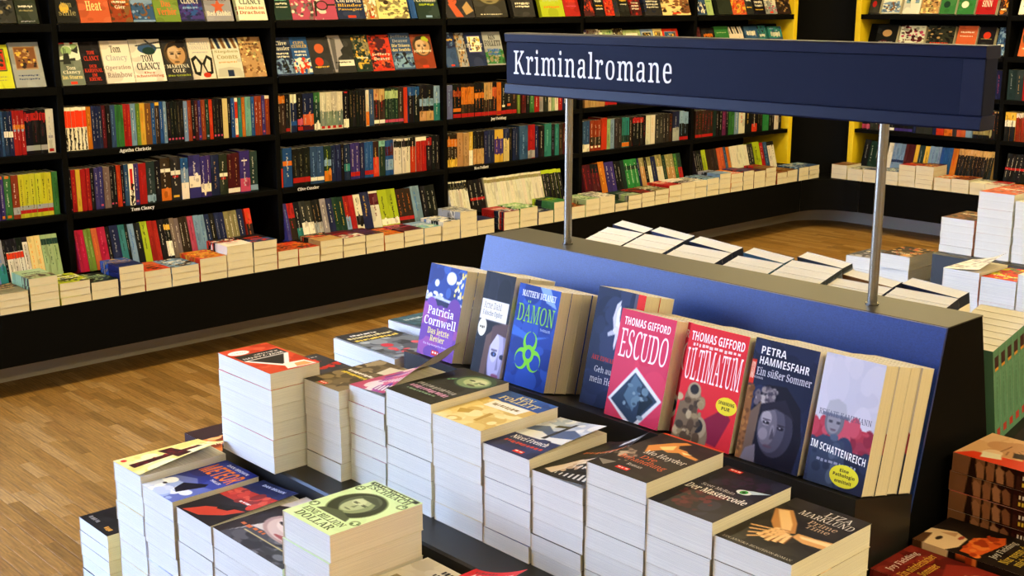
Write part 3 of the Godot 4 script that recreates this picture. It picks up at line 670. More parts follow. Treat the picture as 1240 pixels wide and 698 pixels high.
	P([0.3, 0.36, 0.6, 0.34, 0.86, 0.48, 0.96, 0.74, 0.9, 1, 0.2, 1, 0.12, 0.8, 0.16, 0.5], "1c1a26"); blobs(50, 0.16, 0.38, 0.34, 0.14, 0.035, ["8e8484", "6a6068", "b0a6a4", "4a4450"]); P([0.12, 0.6, 0.26, 0.5, 0.24, 0.86, 0.1, 0.96], "6e5a4c")
	E(0.54, 0.7, 0.27, 0.22, "3a3848"); E(0.48, 0.69, 0.21, 0.2, "514e5e"); E(0.42, 0.68, 0.14, 0.16, "6e6976"); E(0.385, 0.62, 0.08, 0.06, "a59da6"); E(0.37, 0.75, 0.07, 0.05, "8c8590"); E(0.5, 0.71, 0.03, 0.05, "8a8490"); P([0.26, 0.52, 0.62, 0.44, 0.82, 0.6, 0.72, 0.56, 0.5, 0.53, 0.3, 0.58], "262230")
	E(0.39, 0.655, 0.055, 0.014, "2c2a36"); E(0.62, 0.675, 0.05, 0.014, "242230"); R(0.33, 0.625, 0.12, 0.008, "463f4a"); R(0.57, 0.645, 0.11, 0.008, "2c2935"); P([0.5, 0.68, 0.55, 0.77, 0.48, 0.78], "4c4856"); E(0.47, 0.84, 0.07, 0.012, "5a4654"); P([0.14, 0.9, 0.28, 0.85, 0.32, 1, 0.08, 1], "7a727a")
	E(0.38, 0.652, 0.01, 0.006, "e0dce0"); E(0.61, 0.672, 0.01, 0.006, "c8c4cc")
	T("888", 0.01, 0.2, 0.06, 0.14, "f0d8c0", "D"); T("PETRA", 0.12, 0.06, 0.4, 0.065, "f6f4f4", "D"); T("HAMMESFAHR", 0.12, 0.145, 0.78, 0.065, "f6f4f4", "D"); T("Ein süßer Sommer", 0.1, 0.23, 0.86, 0.07, "c8c6d0"); T("ROMAN", 0.08, 0.31, 0.14, 0.02, "d8d6de", "d")
	page("boy_flag", "c9c8d8")
	blobs(30, 0, 0, 1, 0.5, 0.2, ["cccbdb", "c6c6d7", "d0cede", "c4c4d6"])
	R(0, 0.52, 1, 0.2, "a8384a"); blobs(30, 0, 0.5, 1, 0.24, 0.09, ["b84456", "8a2e44", "c8566a", "98384e"]); R(0, 0.7, 1, 0.3, "2a304a"); blobs(24, 0, 0.72, 1, 0.26, 0.14, ["2e3654", "252b42", "363e5c"])
	P([0.04, 0.68, 0.2, 0.62, 0.56, 0.64, 0.62, 0.8, 0.5, 1, 0.06, 1], "3a4660"); E(0.34, 0.5, 0.16, 0.12, "70707e"); E(0.33, 0.51, 0.11, 0.09, "8f8e9a"); P([0.16, 0.46, 0.2, 0.36, 0.34, 0.33, 0.48, 0.36, 0.54, 0.46], "b4b6c4"); E(0.28, 0.51, 0.035, 0.01, "4a4a58"); E(0.41, 0.51, 0.035, 0.01, "4a4a58"); E(0.34, 0.57, 0.05, 0.008, "665866"); R(0.13, 0.45, 0.44, 0.02, "6a7088"); blobs(14, 0.1, 0.62, 0.5, 0.34, 0.06, ["465470", "303a52", "56647e"])
	T("RENATE KAMPMANN", 0.06, 0.43, 0.88, 0.045, "565a70", "s"); T("IM SCHATTENREICH", 0.02, 0.675, 0.94, 0.06, "ffffff", "D", 0.07); strokes(0.16, 0.8, 0.66, 0.025, "9aa0b8")
	E(0.66, 0.89, 0.24, 0.085, "f0ea3c"); T("Eine", 0.58, 0.835, 0.15, 0.028, "2c2c20", "D"); T("Pathologin", 0.48, 0.872, 0.36, 0.034, "2c2c20", "D"); T("ermittelt", 0.52, 0.918, 0.28, 0.028, "2c2c20", "D")
	page("red_triangle", "cf4a2c")
	blobs(30, 0, 0, 1, 1, 0.14, ["d6583a", "c43e24", "b8381e"]); P([0.06, 0.52, 0.5, 0.1, 0.94, 0.52, 0.94, 0.66, 0.06, 0.66], "f2ece2"); P([0.16, 0.52, 0.5, 0.2, 0.86, 0.52], "2a2826"); R(0.06, 0.54, 0.88, 0.2, "2c2a28")
	E(0.74, 0.84, 0.2, 0.08, "f6f0e8"); strokes(0.6, 0.83, 0.28, 0.02, "a89a90"); T("RUIZ", 0.1, 0.56, 0.3, 0.06, "f4eee4", "S"); T("ZAFÓN", 0.44, 0.56, 0.46, 0.07, "f4eee4", "S"); strokes(0.12, 0.66, 0.5, 0.025, "e8d8c8"); P([0.04, 0.02, 0.6, 0.04, 0.5, 0.22, 0.1, 0.2], "f6ead8"); P([0.1, 0.04, 0.4, 0.05, 0.34, 0.16, 0.14, 0.16], "e8a060")
	page("grey_red_letters", "3a3a3e")
	blobs(26, 0, 0, 1, 1, 0.14, ["414146", "343438", "2e2e32"]); blobs(26, 0.05, 0.45, 0.6, 0.12, 0.05, ["c4342c", "a82c26"]); T("RCH", 0.2, 0.7, 0.7, 0.12, "c83a30"); strokes(0.1, 0.88, 0.7, 0.03, "b8b8bc")
	page("brown_dunes", "675a44")
	blobs(70, 0, 0, 1, 1, 0.13, ["75674e", "5a4e3a", "8a7a5c", "4a4232", "a09070"]); P([0.5, 0.1, 0.95, 0.05, 0.95, 0.3, 0.6, 0.34], "d8ceb4"); strokes(0.1, 0.52, 0.84, 0.05, "e8d048"); strokes(0.1, 0.44, 0.84, 0.05, "f0ece0"); red_tag(0.3, 0.9); R(0, 0.86, 0.3, 0.14, "2e2a24")
	page("pink_edge", "b8506a")
	blobs(40, 0, 0, 1, 1, 0.14, ["6a3a7c", "c8607a", "9a4a80", "e8c8c0"])
	page("green_face", "20211f")
	blobs(24, 0, 0, 1, 1, 0.14, ["262825", "1b1c1a", "2c2e2a"])
	for i in 18: E(0.28 + i * 0.035, 0.36 - 0.2 * sin(i * 0.16), 0.025, 0.02, "5ea06c")
	E(0.66, 0.24, 0.33, 0.2, "2e4a34"); E(0.66, 0.26, 0.27, 0.16, "7a9468"); E(0.68, 0.24, 0.2, 0.12, "b0be8c"); E(0.72, 0.22, 0.12, 0.07, "d0d6aa"); E(0.58, 0.23, 0.06, 0.014, "33422c"); E(0.8, 0.24, 0.06, 0.014, "33422c"); P([0.72, 0.2, 0.77, 0.29, 0.69, 0.29], "7e9464"); E(0.72, 0.34, 0.08, 0.02, "5a5a3c")
	strokes(0.1, 0.6, 0.8, 0.07, "9a9890"); strokes(0.1, 0.7, 0.8, 0.07, "c890b0"); strokes(0.16, 0.8, 0.6, 0.03, "7ea080")
	page("blue_band", "e6d08a")
	blobs(40, 0, 0.3, 1, 0.7, 0.14, ["ecd898", "dcc47a", "f0e0a8", "d2b468"]); R(0, 0, 1, 0.28, "2a52a0"); blobs(16, 0, 0, 1, 0.26, 0.12, ["3060ae", "24488e"]); T("KEN", 0.34, 0.04, 0.3, 0.09, "f2dc8c"); T("FOLLETT", 0.14, 0.14, 0.74, 0.1, "f2dc8c"); P([0.2, 0.3, 0.86, 0.28, 0.84, 0.46, 0.22, 0.48], "f6f2e6"); strokes(0.28, 0.35, 0.5, 0.06, "8a7848"); P([0.1, 0.7, 0.3, 0.64, 0.34, 0.74, 0.2, 0.8], "c0a050"); P([0.55, 0.6, 0.6, 0.84, 0.66, 0.84, 0.62, 0.6], "b89444")
	page("winter_lake", "c8d4e4")
	blobs(50, 0, 0, 1, 0.5, 0.14, ["d4dfec", "bccbe0", "e6ecf2", "aabdd6"]); P([0, 0.34, 0.2, 0.26, 0.44, 0.36, 0.7, 0.24, 1, 0.34, 1, 0.5, 0, 0.5], "566a92"); P([0, 0.46, 0.3, 0.42, 0.6, 0.5, 1, 0.44, 1, 0.62, 0, 0.62], "e2e8ee"); P([0.5, 0.1, 0.56, 0.1, 0.58, 0.56, 0.5, 0.56], "2e3238"); P([0.3, 0.2, 0.54, 0.16, 0.54, 0.22, 0.3, 0.26], "4a4a34"); R(0, 0.6, 1, 0.4, "2c3560"); blobs(20, 0, 0.62, 1, 0.36, 0.12, ["323c6a", "262e54"]); T("Nicci French", 0.1, 0.63, 0.76, 0.09, "f4f4f6"); strokes(0.12, 0.76, 0.8, 0.05, "c84030"); red_tag(0.56, 0.9)
	page("white_figure", "24221f")
	blobs(26, 0, 0, 1, 1, 0.12, ["2c2a26", "1e1c1a"]); P([0.1, 0.9, 0.3, 0.6, 0.6, 0.52, 0.7, 0.62, 0.46, 0.7, 0.3, 0.94], "d8c4a8"); P([0.5, 0.14, 0.9, 0.1, 0.86, 0.22, 0.56, 0.26], "d8d8d4"); strokes(0.1, 0.36, 0.8, 0.06, "c86a3a"); blobs(12, 0.2, 0.6, 0.5, 0.3, 0.05, ["e8d8c0", "b89a78"])
	page("fire_dancer", "211e1c")
	blobs(24, 0, 0, 1, 1, 0.14, ["282422", "1b1918"]); R(0, 0, 1, 0.025, "e04820")
	P([0.16, 0.34, 0.34, 0.14, 0.46, 0.06, 0.56, 0.07, 0.46, 0.16, 0.52, 0.22, 0.66, 0.22, 0.76, 0.27, 0.94, 0.3, 0.94, 0.34, 0.74, 0.33, 0.62, 0.3, 0.5, 0.36, 0.4, 0.34, 0.28, 0.48], "d88a3c"); P([0.3, 0.3, 0.44, 0.18, 0.5, 0.28, 0.4, 0.34], "f6d080"); P([0.62, 0.26, 0.8, 0.26, 0.7, 0.3], "f6d898"); P([0.04, 0.62, 0.18, 0.5, 0.26, 0.6, 0.14, 0.72], "b8a890"); blobs(16, 0.02, 0.5, 0.3, 0.3, 0.04, ["8a7a6c", "5a4a40"])
	T("Mo Hayder", 0.28, 0.42, 0.66, 0.11, "f6f2ec", "s"); T("Die", 0.36, 0.54, 0.26, 0.075, "e2622c", "s"); T("Behandlung", 0.14, 0.63, 0.74, 0.11, "e2622c", "s"); T("Roman", 0.4, 0.76, 0.24, 0.045, "f0ece4", "s"); red_tag(0.36, 0.86); P([0.02, 0.86, 0.26, 0.82, 0.2, 0.94], "8a8478")
	page("code_eye", "1c1d2c")
	blobs(40, 0, 0, 1, 1, 0.16, ["20212f", "181926", "26263a"]); blobs(46, 0.1, 0.55, 0.56, 0.36, 0.05, ["4a1c2c", "3a1826", "5c2030"]); blobs(24, 0.3, 0.12, 0.5, 0.22, 0.05, ["33203a", "2a1c34"]); red_tag(0.1, 0.03)
	T("Scott McBain", 0.16, 0.42, 0.5, 0.05, "e8e6ec", "s"); T("Der Mastercode", 0.04, 0.49, 0.9, 0.1, "f4f2f4"); P([0.6, 0.36, 0.76, 0.3, 0.98, 0.26, 0.78, 0.38, 0.66, 0.42], "bcd4ec"); E(0.7, 0.37, 0.1, 0.045, "e2ecf2"); E(0.7, 0.37, 0.05, 0.036, "3aa048"); E(0.7, 0.37, 0.02, 0.015, "0c140c")
	page("joined_hands", "2a2826")
	blobs(24, 0, 0, 1, 1, 0.16, ["302d2a", "242220", "353230"])
	P([0.02, 0.28, 0.2, 0.22, 0.44, 0.4, 0.58, 0.56, 0.4, 0.64, 0.2, 0.5], "c08850"); P([0.06, 0.28, 0.18, 0.25, 0.42, 0.44, 0.5, 0.54, 0.4, 0.56], "ecc48c"); P([1, 0.5, 1, 0.64, 0.78, 0.66, 0.6, 0.62, 0.6, 0.54, 0.8, 0.53], "d8a468"); P([1, 0.52, 1, 0.58, 0.7, 0.6, 0.64, 0.57], "f2d2a0")
	for i in 5:
		P([0.34 + i * 0.05, 0.56 + i * 0.012, 0.4 + i * 0.05, 0.55 + i * 0.012, 0.34 + i * 0.075, 0.8 - absf(i - 2) * 0.02, 0.28 + i * 0.075, 0.8 - absf(i - 2) * 0.02], "f0c890"); P([0.395 + i * 0.05, 0.56 + i * 0.012, 0.41 + i * 0.05, 0.56 + i * 0.012, 0.35 + i * 0.075, 0.8 - absf(i - 2) * 0.02, 0.335 + i * 0.075, 0.8 - absf(i - 2) * 0.02], "7a4a26")
	for i in 4: P([0.5, 0.56 + i * 0.028, 0.5, 0.58 + i * 0.028, 0.1 + i * 0.05, 0.66 + i * 0.06, 0.08 + i * 0.05, 0.64 + i * 0.06], "e2b078")
	T("LIZA", 0.52, 0.06, 0.34, 0.085, "f0ece4", "s"); T("MARKLUND", 0.28, 0.16, 0.68, 0.085, "f0ece4", "s"); T("Prime", 0.5, 0.27, 0.36, 0.075, "d8b898", "s"); T("Time", 0.54, 0.35, 0.3, 0.07, "d8b898", "s"); T("EIN ANNIKA-BENGTZON-ROMAN", 0.06, 0.93, 0.88, 0.03, "c8c0b4", "s")
	page("black_orange", "1d1d20")
	blobs(16, 0, 0, 1, 1, 0.14, ["232326", "18181a"]); P([0.2, 0, 1, 0, 1, 0.36, 0.5, 0.3], "e8963a"); P([0.5, 0, 1, 0, 1, 0.2, 0.7, 0.18], "f6c060"); blobs(14, 0.4, 0.02, 0.6, 0.3, 0.05, ["c8641e", "f0a848"]); strokes(0.1, 0.86, 0.3, 0.06, "8a8a90"); strokes(0.66, 0.86, 0.2, 0.07, "d89a40")
	page("dark_cross", "ecd884")
	blobs(40, 0, 0, 1, 1, 0.16, ["f0e094", "e4cc72", "f4e8a8"]); P([0.42, 0.14, 0.62, 0.14, 0.62, 0.34, 0.9, 0.36, 0.88, 0.52, 0.62, 0.5, 0.62, 0.94, 0.4, 0.94, 0.42, 0.5, 0.1, 0.52, 0.1, 0.36, 0.42, 0.34], "3a181a"); blobs(26, 0.42, 0.18, 0.18, 0.72, 0.04, ["6a2020", "842420", "2a1012"]); blobs(12, 0.14, 0.38, 0.7, 0.1, 0.04, ["6a2020", "2a1012"]); E(0.14, 0.92, 0.06, 0.03, "c83428"); strokes(0.3, 0.06, 0.5, 0.03, "c89a48")
	page("meteor", "2a3486")
	blobs(40, 0, 0, 1, 1, 0.16, ["303c94", "242c74", "38469e", "2a2a6c"]); P([0, 0.62, 0.4, 0.5, 0.7, 0.6, 1, 0.54, 1, 1, 0, 1], "6472b8"); P([0, 0.8, 0.3, 0.66, 0.46, 0.8, 0.7, 0.74, 0.66, 1, 0, 1], "c8d4f0"); blobs(26, 0, 0.7, 0.8, 0.28, 0.1, ["e4ecfa", "9aaedc", "b8c8ec"]); P([0.4, 0.66, 0.74, 0.5, 0.8, 0.56, 0.66, 0.84, 0.5, 0.8], "141428"); E(0.2, 0.8, 0.04, 0.02, "181a30")
	T("DAN BROWN", 0.24, 0.05, 0.6, 0.045, "f4f4fa", "D"); T("METEOR", 0.06, 0.13, 0.9, 0.24, "f07c26", "D"); T("THRILLER", 0.6, 0.4, 0.28, 0.04, "f4f4fa", "D")
	page("red_smear", "242024")
	R(0, 0, 1, 0.28, "20264e"); blobs(14, 0, 0, 1, 0.28, 0.12, ["262e5c", "1c2246"]); T("DAN BROWN", 0.2, 0.06, 0.6, 0.045, "dfe4f4", "D"); P([0, 0.28, 1, 0.24, 1, 0.5, 0, 0.52], "b83026"); blobs(30, 0, 0.28, 1, 0.22, 0.08, ["cc4030", "8a241e", "d8543c"]); P([0.3, 0.78, 0.6, 0.66, 0.96, 0.6, 0.8, 0.78, 0.5, 0.94, 0.14, 0.98], "c8402c"); P([0.4, 0.66, 0.8, 0.54, 0.7, 0.7, 0.5, 0.74], "181618"); strokes(0.5, 0.46, 0.3, 0.03, "f0e0d8")
	page("veiled_face", "d8d2d2")
	blobs(40, 0, 0, 1, 0.3, 0.14, ["e2dcdc", "c8c0c2", "eee8e6"]); P([0, 0.3, 0.16, 0.2, 0.3, 0.34, 0.2, 0.62, 0.1, 1, 0, 1], "2c2426"); P([0.2, 0.72, 0.6, 0.66, 1, 0.72, 1, 1, 0.1, 1], "4a4a54"); blobs(40, 0.2, 0.74, 0.8, 0.26, 0.08, ["5a5a64", "3a3a42", "74747e", "30303a"])
	E(0.56, 0.5, 0.4, 0.24, "b89a98"); E(0.55, 0.5, 0.34, 0.21, "dcc4c0"); E(0.48, 0.46, 0.22, 0.14, "eedcd8"); E(0.38, 0.49, 0.1, 0.03, "2e262c"); E(0.7, 0.5, 0.1, 0.03, "2e262c"); R(0.26, 0.44, 0.22, 0.012, "4a3c3e"); R(0.6, 0.45, 0.22, 0.012, "4a3c3e"); P([0.54, 0.5, 0.6, 0.6, 0.5, 0.6], "b08c8a"); E(0.55, 0.67, 0.11, 0.022, "a85658"); R(0.2, 0.8, 0.78, 0.015, "d8c890")
	strokes(0.08, 0.72, 0.32, 0.045, "d8703a"); strokes(0.1, 0.04, 0.7, 0.05, "a89a90"); strokes(0.2, 0.12, 0.6, 0.05, "6a5a58")
	page("banknote", "d6eeb0")
	blobs(20, 0, 0, 1, 1, 0.16, ["dcf2ba", "d0e8a8"])
	E(0.5, 0.46, 0.38, 0.28, "7a8c58"); E(0.5, 0.46, 0.36, 0.265, "343c28"); E(0.5, 0.42, 0.25, 0.2, "59634a"); E(0.52, 0.46, 0.2, 0.18, "8c9a6c"); E(0.47, 0.45, 0.15, 0.16, "b4c090"); E(0.44, 0.4, 0.1, 0.06, "ccd6a8"); P([0.3, 0.3, 0.5, 0.24, 0.72, 0.32, 0.74, 0.44, 0.66, 0.34, 0.4, 0.33], "4a543c"); E(0.42, 0.43, 0.045, 0.01, "48523a"); E(0.58, 0.43, 0.045, 0.01, "3e4832"); R(0.37, 0.405, 0.1, 0.008, "5a6446"); R(0.53, 0.405, 0.1, 0.008, "4a543a"); P([0.5, 0.44, 0.53, 0.51, 0.47, 0.515], "7a8660"); E(0.49, 0.56, 0.06, 0.008, "5e6846"); P([0.26, 0.68, 0.5, 0.62, 0.76, 0.68, 0.8, 0.74, 0.2, 0.74], "525c40")
	R(0.04, 0.015, 0.92, 0.05, "222a1c"); strokes(0.08, 0.025, 0.8, 0.03, "d6eeb0"); T("ESCHBACH", 0.08, 0.075, 0.84, 0.075, "5c6e46", "S")
	for k in [[0.08, 0.2], [0.92, 0.2], [0.08, 0.7], [0.92, 0.7]]:
		E(k[0], k[1], 0.07, 0.05, "8aa068"); E(k[0], k[1], 0.04, 0.03, "d6eeb0"); blobs(8, k[0] - 0.06, k[1] - 0.04, 0.12, 0.08, 0.015, ["5c6e46"])
	T("EINE BILLION", 0.1, 0.77, 0.8, 0.075, "4c5c34", "S"); T("DOLLAR", 0.14, 0.86, 0.72, 0.09, "4c5c34", "S")
	page("old_building", "e6dfc8")
	blobs(20, 0, 0, 1, 1, 0.16, ["ece6d2", "dcd4ba"]); strokes(0.5, 0.06, 0.4, 0.06, "2a2622"); strokes(0.46, 0.15, 0.46, 0.05, "3a342e"); R(0.1, 0.4, 0.8, 0.44, "a89a74")
	for i in 24: R(0.13 + (i % 6) * 0.13, 0.45 + (i / 6) * 0.1, 0.07, 0.06, ["4a402c", "5c5038"][i % 2])
	page("assassin", "df2324")
	blobs(16, 0, 0, 1, 1, 0.16, ["e42a2a", "d81f20"]); T("ASSASSINI", 0.12, 0.1, 0.8, 0.13, "fbf4f2", "D"); T("ASSASSINI", 0.06, 0.2, 0.8, 0.12, "f4e4e0", "d"); strokes(0.1, 0.04, 0.4, 0.03, "7a1a1a"); strokes(0.14, 0.35, 0.5, 0.035, "5a1818"); strokes(0.5, 0.42, 0.4, 0.035, "7a1a1a"); P([0.42, 0.32, 0.48, 0.32, 0.34, 0.9, 0.3, 0.9], "f6ece8"); P([0.2, 0.6, 0.5, 0.54, 0.46, 0.72, 0.24, 0.78], "383034")
	page("orange_dusk", "c8743a")
	blobs(40, 0, 0, 1, 1, 0.14, ["d88a48", "a85028", "e8b070", "7a3420"]); R(0, 0, 1, 0.4, "3a2a2c"); strokes(0.1, 0.6, 0.7, 0.06, "f0d8b0")
	page("grey_collage", "6e7884")
	blobs(60, 0, 0, 1, 1, 0.12, ["8a96a4", "565e6c", "a8b4c0", "3e444e", "7a869a"]); blobs(7, 0.05, 0.05, 0.7, 0.4, 0.08, ["c83a4a", "d85a68"]); R(0, 0.66, 1, 0.34, "33363c"); strokes(0.1, 0.68, 0.84, 0.06, "e8d060"); strokes(0.1, 0.78, 0.84, 0.06, "e0d8a8"); strokes(0.3, 0.88, 0.5, 0.04, "f0f0f0")
	page("teal_sea", "3a5866")
	blobs(40, 0, 0, 1, 1, 0.14, ["426474", "304a58", "52788a"]); strokes(0.14, 0.8, 0.7, 0.06, "c8d8dc")
	page("stone_hand", "d8a878")
	blobs(40, 0, 0, 1, 0.6, 0.14, ["e0b488", "c89264", "e8c49c"]); P([0, 0.0, 0.22, 0.1, 0.3, 0.5, 0.16, 0.9, 0, 1], "d83c1e"); P([0.3, 0.5, 0.5, 0.44, 1, 0.6, 1, 0.74, 0.4, 0.7], "d8461e"); P([0.1, 0.2, 0.3, 0.16, 0.34, 0.3, 0.18, 0.36], "e8dcc0"); hand(0.7, 0.3, 0.34, "c8946a", "7a4a2c", 2.6); P([0.34, 0.4, 0.5, 0.36, 0.56, 0.5, 0.4, 0.56], "3a2622"); T("Joy Fielding", 0.3, 0.74, 0.62, 0.085, "f4eee4", "s"); T("Nur wenn du", 0.3, 0.84, 0.62, 0.07, "f0d048", "s")
	page("stone_hand_spine", "6e4a32")
	R(0, 0, 1, 0.5, "8a5e40"); R(0, 0.5, 1, 0.5, "3a1814"); blobs(30, 0, 0.46, 1, 0.5, 0.2, ["40201a", "2e1210"]); P([0, 0.14, 1, 0.16, 1, 0.2, 0, 0.22], "2a1812")
	for i in 4: P([0.08, 0.22 + i * 0.085, 0.7, 0.2 + i * 0.085, 0.9, 0.23 + i * 0.085, 0.7, 0.27 + i * 0.085, 0.08, 0.28 + i * 0.085], ["a87450", "9a6644", "b07c56", "8a5a3c"][i]); R(0.0, 0.28 + i * 0.085, 1, 0.018, "24140e")
	strokes(0.6, 0.62, 0.001, 0.2, "f0d048")
	for i in 12:
		R(0.22, 0.6 + i * 0.028, 0.2, 0.018, "e8c840"); R(0.56, 0.6 + i * 0.028, 0.2, 0.016, "ece4d8")
	page("red_summer", "6e1f1a")
	blobs(50, 0, 0, 1, 1, 0.14, ["7a241e", "5a1814", "842c22"]); P([0.4, 0.5, 0.8, 0.4, 1, 0.6, 1, 1, 0.5, 0.9], "8a2a20"); hand(0.7, 0.74, 0.26, "d89a70", "7a3424", 4.0); T("Joy Fielding", 0.14, 0.08, 0.7, 0.085, "f2ece6", "s"); T("Ein mörderischer", 0.1, 0.2, 0.82, 0.085, "e8c848", "s"); T("Sommer", 0.3, 0.31, 0.4, 0.08, "e8c848", "s")
	page("painted_face", "221a18")
	blobs(24, 0, 0, 1, 1, 0.14, ["2a201c", "1a1412"]); P([0, 0, 0.5, 0, 0.62, 0.2, 0.5, 0.34, 0.2, 0.36, 0, 0.3], "e8c8a0"); P([0, 0.0, 0.3, 0, 0.36, 0.06, 0, 0.1], "5a3a24"); E(0.28, 0.15, 0.07, 0.022, "2e2018"); P([0.46, 0.1, 0.6, 0.22, 0.46, 0.24], "c89a74"); E(0.48, 0.29, 0.07, 0.02, "a84a38"); P([0.1, 0.4, 0.6, 0.36, 0.9, 0.56, 0.7, 0.62, 0.1, 0.56], "d85a24"); blobs(20, 0.1, 0.38, 0.7, 0.18, 0.06, ["e87a34", "a83a18"]); T("Joy Fielding", 0.2, 0.62, 0.66, 0.08, "f2ece6", "s"); T("Nur wenn du", 0.16, 0.72, 0.72, 0.085, "e8c848", "s"); T("mich liebst", 0.2, 0.82, 0.62, 0.085, "e8c848", "s")
	page("black_letters", "24262a")
	blobs(16, 0, 0, 1, 1, 0.14, ["2a2c30", "1e2024"]); strokes(0.1, 0.08, 0.8, 0.1, "d8d8d8"); strokes(0.1, 0.22, 0.6, 0.08, "b8b8bc")
	page("sage_spine", "58886e")
	blobs(30, 0, 0, 1, 1, 0.16, ["5c8c74", "548068"]); R(0.2, 0.08, 0.6, 0.12, "3a2426"); R(0.25, 0.2, 0.5, 0.03, "c88a34"); R(0.3, 0.86, 0.5, 0.08, "a83a30")
	for i in 10: R(0.44, 0.3 + i * 0.05, 0.14, 0.03, "4c7860")
	page("plain_navy", "2a2f44")
	blobs(24, 0, 0, 1, 1, 0.14, ["2e344c", "262a3c"]); R(0, 0.1, 1, 0.2, "ece4d4"); R(0, 0.5, 1, 0.1, "ece4d4")

func uv_of(r: Rect2i, im: Image) -> Rect2:
	var s := Vector2(im.get_size())
	return Rect2(Vector2(r.position) / s + Vector2(0.5, 0.5) / s, Vector2(r.size) / s - Vector2(1, 1) / s)
func cover(called: String) -> Array:
	return [uv_of(big_cells[called], cover_image), mats.cover]

